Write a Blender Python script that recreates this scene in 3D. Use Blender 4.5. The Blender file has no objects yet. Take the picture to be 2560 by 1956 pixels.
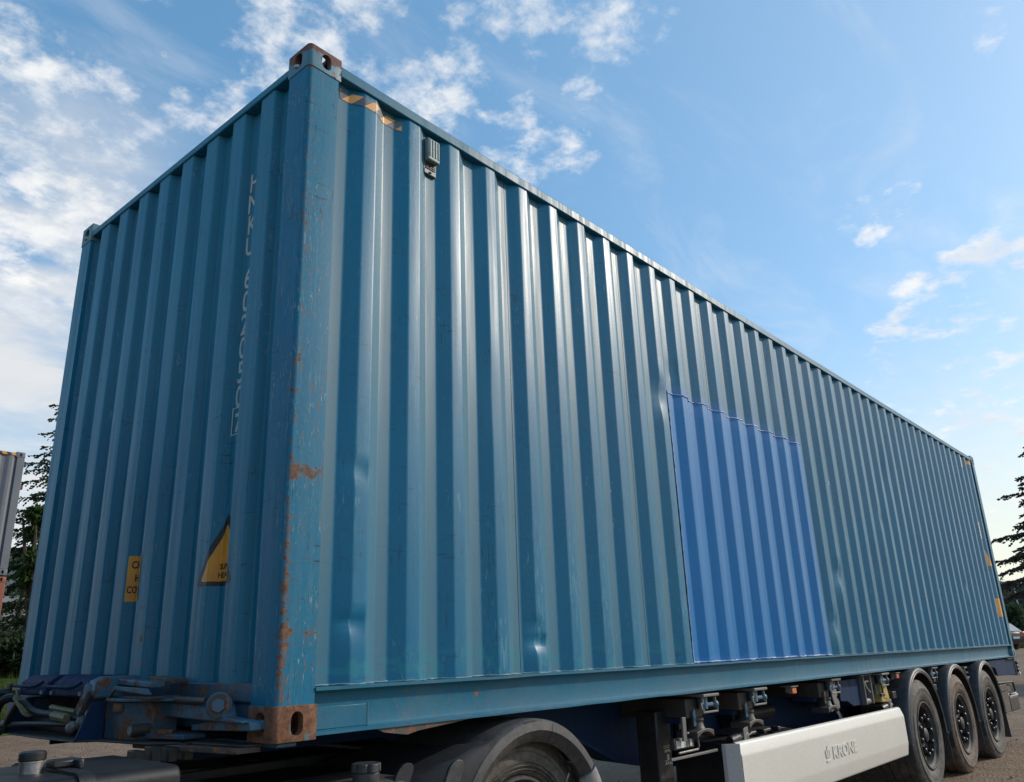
import bpy, bmesh, math, random
from math import sin, cos, pi, radians, exp, sqrt, atan2
from mathutils import Vector, Matrix, noise as mnoise

S = bpy.context.scene
COL = S.collection
ZB = 1.06            # height of the container's underside over the ground

# ------------------------------------------------------------------ camera
cd = bpy.data.cameras.new('camera')
cam = bpy.data.objects.new('camera', cd)
COL.objects.link(cam)
CAMPOS = Vector((-1.6741, -2.5098, 0.2863 + ZB))
PITCH, ROLL, YAW, FOC, PPX, PPY = 0.3137, -0.0256, 0.7312, 2001.78, 1217.1, 974.87
fw = Vector((cos(PITCH) * cos(YAW), cos(PITCH) * sin(YAW), sin(PITCH)))
rt = fw.cross(Vector((0, 0, 1))).normalized()
up = rt.cross(fw)
r2 = rt * cos(ROLL) + up * sin(ROLL)
u2 = -rt * sin(ROLL) + up * cos(ROLL)
mw = Matrix((r2, u2, -fw)).transposed().to_4x4()
mw.translation = CAMPOS
cam.matrix_world = mw
cd.sensor_fit = 'HORIZONTAL'
cd.sensor_width = 36.0
cd.lens = FOC / 2560 * 36.0
cd.shift_x = (1280 - PPX) / 2560
cd.shift_y = -(978 - PPY) / 2560
cd.clip_start = 0.05
cd.clip_end = 3000
S.camera = cam

# ------------------------------------------------------------------ light
SUN_AZ, SUN_EL = radians(-32.0), radians(29.0)
world = bpy.data.worlds.new('World')
S.world = world
world.use_nodes = True


class T:
    """small helper round a node tree"""
    def __init__(self, tree):
        self.t = tree
        tree.nodes.clear()

    def n(self, typ, ins=None, **at):
        nd = self.t.nodes.new(typ)
        for k, v in at.items():
            setattr(nd, k, v)
        for k, v in (ins or {}).items():
            s = nd.inputs[k]
            if isinstance(v, bpy.types.NodeSocket):
                self.t.links.new(v, s)
            elif isinstance(v, bpy.types.Node):
                self.t.links.new(v.outputs[0], s)
            else:
                if hasattr(s.default_value, '__len__') and not isinstance(v, str):
                    v = list(v)
                    if len(s.default_value) == 4 and len(v) == 3:
                        v = v + [1.0]
                s.default_value = v
        return nd

    def math(self, op, a, b=0.0, c=0.0, clamp=False):
        return self.n('ShaderNodeMath', {0: a, 1: b, 2: c}, operation=op, use_clamp=clamp).outputs[0]

    def ramp(self, v, a, b, lo=0.0, hi=1.0, smooth=True):
        return self.n('ShaderNodeMapRange', {0: v, 1: a, 2: b, 3: lo, 4: hi},
                      interpolation_type='SMOOTHSTEP' if smooth else 'LINEAR').outputs[0]

    def mix(self, f, a, b, blend='MIX'):
        nd = self.n('ShaderNodeMix', data_type='RGBA', blend_type=blend)
        for i, v in ((0, f), (6, a), (7, b)):
            s = nd.inputs[i]
            if isinstance(v, bpy.types.NodeSocket):
                self.t.links.new(v, s)
            elif i == 0:
                s.default_value = v
            else:
                s.default_value = (*v[:3], 1)
        return nd.outputs[2]

    def noise(self, vec, scale, detail=4, rough=0.55, dist=0.0, dim='3D'):
        return self.n('ShaderNodeTexNoise', {'Vector': vec, 'Scale': scale, 'Detail': detail,
                                             'Roughness': rough, 'Distortion': dist}, noise_dimensions=dim).outputs[0]

    def mapping(self, vec, scale=(1, 1, 1), loc=(0, 0, 0), rot=(0, 0, 0)):
        return self.n('ShaderNodeMapping', {'Vector': vec, 'Scale': scale, 'Location': loc, 'Rotation': rot}).outputs[0]


w = T(world.node_tree)
sky = w.n('ShaderNodeTexSky')
sky.sky_type = 'NISHITA'
sky.sun_disc = False
sky.sun_elevation = SUN_EL
sky.sun_rotation = pi / 2 - SUN_AZ
sky.altitude = 100
sky.air_density = 1.0
sky.dust_density = 1.3
sky.ozone_density = 2.6
tc = w.n('ShaderNodeTexCoord')
dirv = w.n('ShaderNodeVectorMath', {0: tc.outputs['Generated']}, operation='NORMALIZE').outputs[0]
sep = w.n('ShaderNodeSeparateXYZ', {0: dirv})
den = w.math('ADD', w.math('MAXIMUM', sep.outputs[2], 0.0), 0.16)
px = w.math('DIVIDE', sep.outputs[0], den)
py = w.math('DIVIDE', sep.outputs[1], den)
pl = w.n('ShaderNodeCombineXYZ', {0: px, 1: py, 2: 0.37}).outputs[0]
# (direction, half width in degrees, weight): where the cloud banks stand in this sky
LOBES = [((0.2468, 0.7768, 0.5794), 9, .34), ((0.2992, 0.7806, 0.5488), 8, .32), ((0.1919, 0.7965, 0.5733), 9, .26),
         ((0.3578, 0.7224, 0.5917), 5, .22), ((0.4256, 0.6196, 0.6595), 8, .40), ((0.4737, 0.5666, 0.6742), 8, .34),
         ((0.597, 0.471, 0.6494), 8, .34), ((0.6214, 0.4197, 0.6616), 6, .14), ((0.6129, 0.531, 0.5852), 6, .30),
         ((0.2397, 0.828, 0.5069), 11, .24), ((0.2641, 0.9062, 0.3303), 13, .34), ((0.261, 0.8667, 0.4251), 9, .16),
         ((0.8738, 0.1656, 0.4571), 1.3, .50), ((0.8711, 0.2175, 0.4404), 2.0, .50), ((0.8167, 0.0699, 0.5728), 1.9, .45),
         ((0.9532, 0.1589, 0.2574), 7, .42), ((0.9505, 0.1193, 0.2868), 6, .34), ((0.9332, 0.1167, 0.3398), 4, .24),
         ((0.9799, 0.1474, 0.1341), 9, .26), ((-.6, .6, .5), 25, .2), ((-.7, -.4, .55), 30, .2), ((.2, -.8, .5), 30, .2)]
acc = 0.0
for d, wd, a in LOBES:
    a *= .62 * (.62 if d[1] > .7 else 1.0)
    dp = w.n('ShaderNodeVectorMath', {0: dirv, 1: Vector(d).normalized()}, operation='DOT_PRODUCT').outputs['Value']
    acc = w.math('ADD', acc, w.ramp(dp, cos(radians(wd * 1.5)), 1.0, 0.0, a))
acc = w.math('MINIMUM', acc, 0.29)
n1 = w.noise(pl, 6.4, 8, 0.58, 0.12)
n2 = w.noise(pl, 19.0, 7, 0.62, 0.15)
den1 = w.math('ADD', w.math('ADD', w.math('MULTIPLY', n1, 0.72), w.math('MULTIPLY', n2, 0.42)), acc)
cl = w.ramp(den1, 0.815, 1.02, 0.0, 0.88)
wisp = w.noise(w.mapping(pl, (1.0, 2.6, 1.0), rot=(0, 0, 0.7)), 2.2, 8, 0.62, 0.6)
cl2 = w.math('MULTIPLY', w.ramp(wisp, 0.46, 0.80), 0.30)
cl = w.math('MAXIMUM', cl, cl2)
shade = w.ramp(w.noise(pl, 7.0, 5, 0.6, 0.2), 0.35, 0.7)
ccol = w.mix(shade, (6.3, 6.7, 7.2), (8.2, 8.1, 7.9))
# the sky pales towards the horizon
hz = w.ramp(sep.outputs[2], 0.02, 0.38, 0.72, 0.0)
hs = w.n('ShaderNodeHueSaturation', {'Hue': 0.492, 'Saturation': 1.20, 'Value': 1.62, 'Color': sky.outputs[0]})
sund = w.n('ShaderNodeVectorMath', {0: dirv, 1: (cos(SUN_AZ) * cos(SUN_EL), sin(SUN_AZ) * cos(SUN_EL), sin(SUN_EL))}, operation='DOT_PRODUCT').outputs['Value']
skyb = w.mix(0.36, hs.outputs[0], (1.9, 3.95, 6.1))
skyb = w.mix(w.ramp(sund, 0.30, 1.0, 0.0, 0.16), skyb, (5.4, 7.0, 7.6))
skyc = w.mix(hz, skyb, w.mix(w.ramp(sund, 0.3, 0.8), (7.1, 7.1, 6.6), (7.9, 7.4, 5.6)))
lowd = w.n('ShaderNodeVectorMath', {0: dirv, 1: Vector((0.2641, 0.9062, 0.3303)).normalized()}, operation='DOT_PRODUCT').outputs['Value']
veil = w.math('MULTIPLY', w.ramp(lowd, cos(radians(20)), 1.0, 0.0, 0.85), w.ramp(w.noise(w.mapping(pl, (1.0, 1.6, 1.0)), 1.6, 5, 0.55, 0.3), 0.30, 0.62))
skyc = w.mix(veil, skyc, (6.9, 6.8, 6.7))
skyc = w.mix(cl, skyc, ccol)
bg = w.n('ShaderNodeBackground', {'Color': skyc, 'Strength': 0.125})
w.n('ShaderNodeOutputWorld', {0: bg})

sd = bpy.data.lights.new('sun', 'SUN')
sd.energy = 2.6
sd.angle = radians(1.5)
sd.color = (1.0, 0.90, 0.76)
sun = bpy.data.objects.new('sun', sd)
sun.rotation_euler = Vector((cos(SUN_AZ) * cos(SUN_EL), sin(SUN_AZ) * cos(SUN_EL), sin(SUN_EL))).to_track_quat('Z', 'Y').to_euler()
sun.location = (20, -5, 20)
COL.objects.link(sun)

S.view_settings.view_transform = 'Standard'
S.view_settings.look = 'None'
S.view_settings.gamma = 1
S.view_settings.use_curve_mapping = False
S.view_settings.exposure = 0.0
S.render.engine = 'CYCLES'
S.cycles.max_bounces = 6

# ------------------------------------------------------------------ materials
def mat(name):
    m = bpy.data.materials.new(name)
    m.use_nodes = True
    return m, T(m.node_tree)


def finish(t, color, rough=0.5, metal=0.0, spec=0.5, bump=None, bstr=0.3, bdist=0.01, coat=0.0, emit=None):
    p = t.n('ShaderNodeBsdfPrincipled')
    for k, v in (('Base Color', color), ('Roughness', rough), ('Metallic', metal), ('Specular IOR Level', spec),
                 ('Coat Weight', coat)):
        if isinstance(v, bpy.types.NodeSocket):
            t.t.links.new(v, p.inputs[k])
        elif k == 'Base Color':
            p.inputs[k].default_value = (*v[:3], 1)
        else:
            p.inputs[k].default_value = v
    if bump is not None:
        b = t.n('ShaderNodeBump', {'Strength': bstr, 'Distance': bdist, 'Height': bump})
        t.t.links.new(b.outputs[0], p.inputs['Normal'])
    t.n('ShaderNodeOutputMaterial', {0: p})
    return p


def coords(t):
    return t.n('ShaderNodeTexCoord').outputs['Object']


def worn(name, base, base2, rough=0.42, rust=0.0, rustscale=14, dust=0.15, dustcol=(0.25, 0.235, 0.21), edge=None,
         streak=0.0, scratch=0.0, chips=0.0, extra=None, spec=0.5, seed=0.0, wave=0.0, rustcol=((0.16, 0.062, 0.03), (0.36, 0.17, 0.085))):
    """painted steel: two paint tones, dust, vertical streaks, rust breaking through"""
    m, t = mat(name)
    o = t.mapping(coords(t), loc=(seed, seed * 1.7, seed * .6))
    big = t.noise(o, 1.1, 4, 0.6)
    col = t.mix(t.ramp(big, 0.3, 0.7), base, base2)
    st = t.noise(t.mapping(o, (26, 26, 0.9)), 1.0, 5, 0.65)
    if streak:
        col = t.mix(t.math('MULTIPLY', t.ramp(st, 0.50, 0.78), streak), col, dustcol)
    fine = t.noise(o, 60, 3, 0.7)
    col = t.mix(t.math('MULTIPLY', t.ramp(t.noise(o, 3.3, 6, 0.7, 0.4), 0.42, 0.75), dust), col, dustcol)
    col = t.mix(t.ramp(fine, 0.3, 0.7, 0.0, 0.10), col, (0.01, 0.02, 0.03))
    rg = t.ramp(st, 0.3, 0.75, rough - 0.07, rough + 0.12)
    if scratch:
        sc = t.noise(t.mapping(o, (9, 9, 95), rot=(0.25, 0.75, 0.1)), 1.0, 2, 0.5, 0.9)
        sc2 = t.noise(t.mapping(o, (120, 120, 9), rot=(0.06, -0.12, 0.3)), 1.0, 2, 0.5, 1.4)
        s = t.math('MAXIMUM', t.ramp(sc, 0.66, 0.68), t.ramp(sc2, 0.63, 0.66))
        s = t.math('MULTIPLY', s, t.ramp(t.noise(o, 4.1, 3, 0.6), 0.44, 0.62))
        col = t.mix(t.math('MULTIPLY', s, scratch), col, (0.02, 0.035, 0.045))
        lt = t.ramp(t.noise(t.mapping(o, (50, 50, 14)), 1.0, 3, 0.7, 0.5), 0.60, 0.66)
        lt = t.math('MULTIPLY', lt, t.ramp(t.noise(o, 3.0, 3, 0.6), 0.5, 0.68))
        col = t.mix(t.math('MULTIPLY', lt, scratch * .8), col, (0.20, 0.33, 0.36))
    if chips:
        reg = t.ramp(t.noise(o, 2.6, 4, 0.65), 0.36, 0.62)
        c1 = t.math('MULTIPLY', t.ramp(t.noise(t.mapping(o, (75, 75, 16)), 1.0, 4, 0.7, 0.8), 0.585, 0.615), reg)
        c2 = t.math('MULTIPLY', t.ramp(t.noise(t.mapping(o, (110, 110, 20), loc=(3, 5, 2)), 1.0, 4, 0.7, 1.0), 0.60, 0.63), reg)
        c3 = t.math('MULTIPLY', t.ramp(t.noise(t.mapping(o, (60, 60, 3.2), loc=(1, 2, 8)), 1.0, 3, 0.6, 0.3), 0.57, 0.66), reg)
        col = t.mix(t.math('MULTIPLY', c3, chips * .45), col, (0.10, 0.26, 0.30))
        col = t.mix(t.math('MULTIPLY', c2, chips * .9), col, (0.30, 0.36, 0.33))
        col = t.mix(t.math('MULTIPLY', c1, chips), col, (0.17, 0.095, 0.06))
    bump = fine
    if rust or edge or extra:
        rn = t.noise(o, rustscale, 8, 0.72, 0.35)
        rl = t.noise(o, 1.7, 3, 0.5)
        v = t.math('ADD', t.math('MULTIPLY', rn, 0.8), t.math('MULTIPLY', rl, 0.35))
        v = t.math('ADD', v, rust - 0.60)
        if edge:
            v = t.math('ADD', v, edge(t))
        if extra:
            v = t.math('ADD', v, extra(t))
        mask = t.ramp(v, 0.12, 0.165)
        halo = t.math('MULTIPLY', t.ramp(v, 0.05, 0.15), 0.35)
        rc = t.mix(t.ramp(t.noise(o, 42, 6, 0.75), 0.3, 0.7), rustcol[0], rustcol[1])
        rc = t.mix(t.ramp(t.noise(o, 17, 3, 0.6), 0.55, 0.75, 0, .6), rc, (0.06, 0.035, 0.028))
        col = t.mix(halo, col, (0.16, 0.10, 0.07))
        col = t.mix(mask, col, rc)
        rg = t.math('ADD', rg, t.math('MULTIPLY', mask, 0.4))
        bump = t.math('ADD', t.math('MULTIPLY', fine, 0.3), t.math('MULTIPLY', t.math('MULTIPLY', mask, rn), 1.0))
    finish(t, col, rg, 0.0, spec, bump, 0.25, 0.004)
    return m


BLUE, BLUE2 = (0.0005, 0.138, 0.258), (0.001, 0.152, 0.276)
M = {}
M['panel'] = worn('container_blue_paint', BLUE, BLUE2, 0.41, rust=-.045, rustscale=26, dust=0.07, streak=0.12, scratch=0.6, dustcol=(0.09, 0.18, 0.22), spec=.31)
M['front'] = worn('container_front_paint', (0.003, 0.165, 0.262), (0.005, 0.180, 0.282), 0.50, rust=-.02, dust=0.15, streak=0.2, scratch=0.6,
                  dustcol=(0.08, 0.15, 0.18), seed=3.1)


def edge_post(t):
    s = t.n('ShaderNodeSeparateXYZ', {0: coords(t)})
    d = t.math('MAXIMUM', t.math('ABSOLUTE', t.math('SUBTRACT', s.outputs[0], 0.012)), t.math('MULTIPLY', s.outputs[1], 2.0))
    e = t.ramp(d, 0.0, 0.06, 0.20, 0.0)
    low = t.ramp(s.outputs[2], 0.3, 1.5, 1.0, 0.45)
    b1 = t.ramp(t.math('ABSOLUTE', t.math('SUBTRACT', s.outputs[2], 0.945)), 0.0, 0.07, 0.2, 0.0)
    b2 = t.ramp(t.math('ABSOLUTE', t.math('SUBTRACT', s.outputs[2], 0.36)), 0.0, 0.03, 0.12, 0.0)
    side = t.ramp(s.outputs[0], 0.012, 0.03, 0.0, 1.0)
    bands = t.math('MULTIPLY', t.math('ADD', b1, b2), side)
    return t.math('ADD', t.math('MULTIPLY', e, low), bands)


M['post'] = worn('container_post_paint', (0.006, 0.150, 0.265), (0.012, 0.168, 0.28), 0.42, spec=.25, rust=.01, rustscale=40, dust=0.08, streak=0.2,
                 scratch=0.85, chips=0.85, edge=edge_post, dustcol=(0.10, 0.24, 0.28), seed=0.0,
                 rustcol=((0.10, 0.052, 0.034), (0.24, 0.14, 0.09)))
M['rail'] = worn('container_rail_paint', (0.008, 0.130, 0.215), (0.012, 0.145, 0.235), 0.45, spec=.3, rust=-.02, rustscale=24, dust=0.20, streak=0.0,
                 scratch=0.25, dustcol=(0.17, 0.20, 0.20), seed=1.3)
M['casting_low'] = worn('rusty_casting_steel', (0.05, 0.16, 0.22), (0.10, 0.20, 0.20), 0.55, rust=0.24, rustscale=16, dust=0.2, seed=5.3,
                        rustcol=((0.10, 0.042, 0.022), (0.25, 0.12, 0.065)))
M['casting_top'] = worn('weathered_casting_steel', (0.06, 0.20, 0.27), (0.11, 0.24, 0.27), 0.5, rust=0.165, rustscale=11, dust=0.2, seed=8.0, edge=lambda t: t.ramp(t.n('ShaderNodeSeparateXYZ', {0: coords(t)}).outputs[2], 2.80, 2.896, -.06, .14),
                        rustcol=((0.10, 0.048, 0.038), (0.21, 0.115, 0.09)))
M['casting_far'] = worn('painted_casting_steel', (0.06, 0.18, 0.24), (0.10, 0.20, 0.22), 0.5, rust=0.0, rustscale=16, dust=0.3, seed=2.0)
M['patch'] = worn('repair_blue_paint', (0.0005, 0.162, 0.42), (0.001, 0.178, 0.45), 0.34, spec=.28, rust=-.2, dust=0.05, streak=0.06, dustcol=(0.15, 0.3, 0.55), seed=7.7)
pt = T.__new__(T)
pt.t = M['patch'].node_tree
pbs = [n for n in pt.t.nodes if n.type == 'BSDF_PRINCIPLED'][0]
pz = pt.n('ShaderNodeSeparateXYZ', {0: coords(pt)})
pn = pt.math('MULTIPLY', pt.math('SUBTRACT', pt.noise(coords(pt), 7, 5, .7), .5), .16)
b_top = pt.ramp(pz.outputs[2], pt.math('ADD', 1.80, pn), pt.math('ADD', 1.86, pn))
b_left = pt.ramp(pz.outputs[0], pt.math('ADD', 3.00, pn), pt.math('ADD', 3.06, pn), 1, 0)
b_bot = pt.ramp(pz.outputs[2], pt.math('ADD', .19, pn), pt.math('ADD', .23, pn), 1, 0)
bsum = pt.math('MULTIPLY', pt.math('MAXIMUM', b_top, pt.math('MAXIMUM', b_left, b_bot)), 0.26)
pt.t.links.new(pt.mix(bsum, pbs.inputs['Base Color'].links[0].from_socket, (0.10, 0.24, 0.50)), pbs.inputs['Base Color'])
M['weld'] = worn('weld_bead_paint', (0.12, 0.26, 0.58), (0.40, 0.50, 0.70), 0.5, rust=-.2, dust=0.3, seed=1.0)
M['weld_blue'] = worn('weld_bead_blue', (0.05, 0.16, 0.22), (0.10, 0.22, 0.26), 0.5, rust=0.02, rustscale=40, dust=0.3, seed=1.9)
M['frame'] = worn('chassis_blue_paint', (0.010, 0.030, 0.085), (0.012, 0.034, 0.085), 0.6, rust=-.06, rustscale=9, dust=0.06, dustcol=(0.04, 0.04, 0.04), seed=4.0, spec=.1)
M['bolster'] = worn('bolster_blue_paint', (0.020, 0.075, 0.14), (0.03, 0.10, 0.16), 0.5, rust=0.12, rustscale=11, dust=0.35, dustcol=(0.10, 0.085, 0.07), seed=6.1,
                    rustcol=((0.07, 0.035, 0.022), (0.20, 0.10, 0.055)))
M['lockarm'] = worn('lock_arm_paint', (0.03, 0.12, 0.20), (0.05, 0.15, 0.22), 0.5, rust=0.10, rustscale=13, dust=0.25, dustcol=(0.12, 0.10, 0.08), seed=9.4,
                    rustcol=((0.08, 0.038, 0.024), (0.24, 0.12, 0.065)))
M['darksteel'] = worn('greasy_dark_steel', (0.035, 0.033, 0.032), (0.06, 0.05, 0.045), 0.55, rust=0.04, rustscale=18, dust=0.3, dustcol=(0.13, 0.11, 0.09), seed=2.6,
                      rustcol=((0.05, 0.025, 0.018), (0.13, 0.07, 0.045)))
M['galv'] = worn('dull_grey_steel', (0.13, 0.13, 0.125), (0.20, 0.19, 0.175), 0.5, rust=0.0, rustscale=22, dust=0.3, dustcol=(0.2, 0.17, 0.13), seed=1.6)
M['brownsteel'] = worn('brown_worn_steel', (0.052, 0.040, 0.033), (0.088, 0.066, 0.055), 0.65, rust=0.10, rustscale=18, dust=0.3, seed=3.6)
M['white'] = worn('white_guard_paint', (0.73, 0.685, 0.60), (0.76, 0.715, 0.63), 0.38, rust=-.11, rustscale=30, dust=0.10, dustcol=(0.45, 0.42, 0.36), streak=0.04, seed=5.0)
M['shade_lens_grey'] = worn('guard_shade_and_lens_grey', (0.40, 0.375, 0.35), (0.44, 0.41, 0.38), 0.55, dust=0.25, dustcol=(0.3, 0.26, 0.22), seed=5.7)  # guard return's shade painted in as grey; also colours a reflector lens
M['greycont'] = worn('grey_container_paint', (0.13, 0.14, 0.165), (0.15, 0.16, 0.185), 0.5, rust=-.05, dust=0.25, dustcol=(0.25, 0.24, 0.23), streak=0.2, seed=11.0)
M['redcont'] = worn('red_brown_container_paint', (0.26, 0.075, 0.04), (0.30, 0.09, 0.05), 0.55, rust=0.05, dust=0.2, seed=12.0)


def simple(name, c, rough=0.5, metal=0.0, var=0.25, scale=8, spec=0.5, bump=0.2, emit=None):
    m, t = mat(name)
    o = coords(t)
    nz = t.noise(o, scale, 6, 0.65)
    col = t.mix(t.ramp(nz, 0.3, 0.7), tuple(x * (1 - var) for x in c), tuple(min(1, x * (1 + var)) for x in c))
    finish(t, col, rough, metal, spec, t.noise(o, scale * 9, 3, 0.6), bump, 0.003)
    return m


def rubber(name, c, dusty, amt, rough=0.75):
    m, t = mat(name)
    o = coords(t)
    d = t.math('ADD', t.math('MULTIPLY', t.noise(o, 5, 6, 0.7, 0.5), 0.6), t.math('MULTIPLY', t.noise(o, 40, 3, 0.7), 0.4))
    col = t.mix(t.ramp(d, 0.38, 0.66, 0, amt), c, dusty)
    finish(t, col, rough, 0, 0.42, t.noise(o, 90, 3, 0.6), 0.3, 0.002)
    return m


M['tyre'] = rubber('tyre_rubber', (0.045, 0.042, 0.040), (0.20, 0.17, 0.14), 0.75)
M['tyre_brown'] = rubber('tyre_rubber_muddy', (0.06, 0.048, 0.040), (0.24, 0.155, 0.11), 0.95)
M['rim'] = simple('dark_wheel_steel', (0.050, 0.046, 0.043), 0.62, 0.0, 0.5, 14, 0.3)
M['nut'] = simple('black_nut_cap', (0.02, 0.02, 0.021), 0.3, 0.3, 0.3, 20)
M['mudguard'] = rubber('black_mudguard_plastic', (0.032, 0.034, 0.040), (0.12, 0.112, 0.105), 0.55, 0.48)
M['fender'] = rubber('grey_fender_plastic', (0.042, 0.042, 0.043), (0.14, 0.128, 0.118), 0.6, 0.55)
M['apron'] = rubber('dark_apron_plastic', (0.016, 0.017, 0.021), (0.05, 0.048, 0.048), 0.4)
M['flap'] = rubber('scuffed_flap_plastic', (0.18, 0.172, 0.165), (0.34, 0.32, 0.30), 0.8)
M['black'] = simple('black_plastic', (0.018, 0.018, 0.019), 0.45, 0, 0.4, 12)
M['tank'] = simple('black_tank_paint', (0.013, 0.0125, 0.013), 0.5, 0, 0.4, 5)
M['alu'] = simple('aluminium_neck', (0.35, 0.34, 0.33), 0.4, 0.8, 0.3, 20)
M['hose'] = simple('black_rubber_hose', (0.02, 0.02, 0.02), 0.5, 0, 0.3, 20)
M['coil'] = simple('pale_yellow_hose', (0.19, 0.16, 0.075), 0.5, 0, 0.3, 30)
M['castalu'] = simple('dull_cast_coupling', (0.20, 0.19, 0.18), 0.5, 0.3, 0.4, 30)
M['orange_lens'] = simple('orange_lens', (0.75, 0.16, 0.05), 0.25, 0, 0.25, 60)
M['red_lens'] = simple('red_lens', (0.45, 0.03, 0.03), 0.2, 0, 0.2, 40)
M['chock'] = simple('yellow_chock_plastic', (0.48, 0.34, 0.11), 0.5, 0, 0.2, 12)
M['devgrey'] = simple('tracker_grey_green', (0.20, 0.27, 0.27), 0.45, 0, 0.1, 20)
M['devdark'] = simple('tracker_dark_base', (0.06, 0.08, 0.085), 0.5, 0, 0.2, 20)
M['print_white'] = simple('off_white_print', (0.50, 0.49, 0.43), 0.5, 0, 0.08, 30)
M['print_black'] = simple('black_print', (0.018, 0.018, 0.02), 0.5, 0, 0.2, 30)
M['sign_yellow'] = simple('yellow_sticker', (0.70, 0.29, 0.025), 0.42, 0, 0.10, 10)
M['sign_dark'] = simple('dark_sticker_border', (0.022, 0.026, 0.03), 0.5, 0, 0.3, 20)
M['chrome'] = simple('worn_bolt_steel', (0.30, 0.28, 0.26), 0.4, 0.6, 0.4, 30)
M['lamp_metal'] = simple('lamp_post_grey', (0.42, 0.43, 0.43), 0.5, 0.2, 0.1, 5)
M['carpaint'] = simple('dark_grey_car_paint', (0.05, 0.05, 0.055), 0.3, 0.2, 0.1, 5)
M['carglass'] = simple('car_glass', (0.30, 0.33, 0.35), 0.08, 0, 0.1, 5)
M['plate_white'] = simple('white_plate', (0.6, 0.6, 0.58), 0.4, 0, 0.1, 5)
M['wallpale'] = simple('pale_wall_render', (0.40, 0.39, 0.36), 0.85, 0, 0.15, 2)
M['wallgrey'] = simple('grey_brown_wall', (0.16, 0.145, 0.13), 0.85, 0, 0.2, 2)
M['roofdark'] = simple('dark_roof_sheet', (0.10, 0.095, 0.09), 0.7, 0, 0.2, 2)
M['window'] = simple('window_glass', (0.04, 0.05, 0.06), 0.1, 0, 0.2, 3)
M['trunk'] = simple('spruce_bark', (0.075, 0.055, 0.042), 0.9, 0, 0.4, 9)
M['cabwhite'] = simple('cab_paint', (0.05, 0.055, 0.06), 0.35, 0, 0.1, 3)


def foliage_mat(name, c1, c2):
    m, t = mat(name)
    o = coords(t)
    g = t.n('ShaderNodeNewGeometry')
    r = g.outputs['Random Per Island']
    col = t.mix(r, c1, c2)
    col = t.mix(t.ramp(t.noise(o, 1.3, 3, 0.6), 0.35, 0.7, 0, .5), col, tuple(x * .55 for x in c1))
    d = t.n('ShaderNodeBsdfDiffuse', {0: col})
    tr = t.n('ShaderNodeBsdfTranslucent', {0: col})
    mx = t.n('ShaderNodeMixShader', {0: 0.42, 1: d, 2: tr})
    t.n('ShaderNodeOutputMaterial', {0: mx})
    return m


M['needles'] = foliage_mat('spruce_needles', (0.055, 0.090, 0.046), (0.11, 0.15, 0.082))
M['needles2'] = foliage_mat('spruce_needles_brownish', (0.12, 0.11, 0.09), (0.20, 0.18, 0.15))
M['leaves'] = foliage_mat('broad_leaves', (0.045, 0.085, 0.025), (0.10, 0.15, 0.05))
M['leaves_hazed'] = foliage_mat('hazed_far_leaves', (0.11, 0.135, 0.095), (0.17, 0.19, 0.14))  # leaf colour lightened to stand in for haze over the distance
M['grass'] = foliage_mat('grass_blades', (0.05, 0.10, 0.025), (0.12, 0.17, 0.05))

# ground
m, t = mat('packed_dirt')
o = coords(t)
a = t.noise(o, 0.35, 6, 0.6, 0.3)
b = t.noise(o, 2.6, 8, 0.65, 0.3)
c = t.noise(o, 26, 5, 0.7)
v = t.n('ShaderNodeTexVoronoi', {'Vector': o, 'Scale': 34.0, 'Randomness': 1.0})
col = t.mix(t.ramp(a, 0.35, 0.65), (0.190, 0.122, 0.078), (0.255, 0.172, 0.110))
col = t.mix(t.ramp(b, 0.40, 0.68, 0, .55), col, (0.30, 0.218, 0.152))
col = t.mix(t.ramp(c, 0.52, 0.72, 0, .55), col, (0.085, 0.064, 0.052))
col = t.mix(t.ramp(v.outputs['Distance'], 0.10, 0.22, .5, 0), col, (0.30, 0.27, 0.24))
h = t.math('ADD', t.math('ADD', t.math('MULTIPLY', b, 1.5), t.math('MULTIPLY', c, 0.35)),
           t.math('MULTIPLY', v.outputs['Distance'], -0.4))
finish(t, col, 0.9, 0, 0.25, h, 0.9, 0.05)
M['dirt'] = m
m, t = mat('pebble_stone')
g = t.n('ShaderNodeNewGeometry')
finish(t, t.mix(g.outputs['Random Per Island'], (0.12, 0.09, 0.07), (0.30, 0.25, 0.21)), 0.9)
M['pebble'] = m
m, t = mat('bank_soil')
o = coords(t)
finish(t, t.mix(t.ramp(t.noise(o, 1.5, 6, .7), .4, .65), (0.05, 0.075, 0.02), (0.09, 0.10, 0.045)), 0.95, 0, 0.1, t.noise(o, 12, 4, .7), 0.6, 0.05)
M['bank'] = m

# hazard tape: slanted bands, flat print, along the sticker's own run
m, t = mat('hazard_tape')
uv = t.n('ShaderNodeUVMap').outputs[0]
s = t.n('ShaderNodeSeparateXYZ', {0: uv})
f = t.math('FRACT', t.math('DIVIDE', t.math('ADD', s.outputs[0], t.math('ADD', t.math('MULTIPLY', s.outputs[1], -1.1), 2.9965)), 0.115))
k = t.math('GREATER_THAN', f, 0.5)
oc = coords(t)
wear = t.ramp(t.noise(oc, 18, 5, .7), 0.3, 0.7)
finish(t, t.mix(k, t.mix(wear, (0.62, 0.29, 0.07), (0.70, 0.36, 0.10)), t.mix(wear, (0.06, 0.075, 0.09), (0.11, 0.13, 0.15))), 0.4)
M['tape'] = m

# ------------------------------------------------------------------ mesh helpers
def box(bm, x0, x1, y0, y1, z0, z1, mi=0):
    vs = [bm.verts.new((x, y, z)) for x in (x0, x1) for y in (y0, y1) for z in (z0, z1)]
    for q in ((0, 1, 3, 2), (4, 6, 7, 5), (0, 4, 5, 1), (2, 3, 7, 6), (0, 2, 6, 4), (1, 5, 7, 3)):
        bm.faces.new([vs[i] for i in q]).material_index = mi
    return vs


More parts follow.
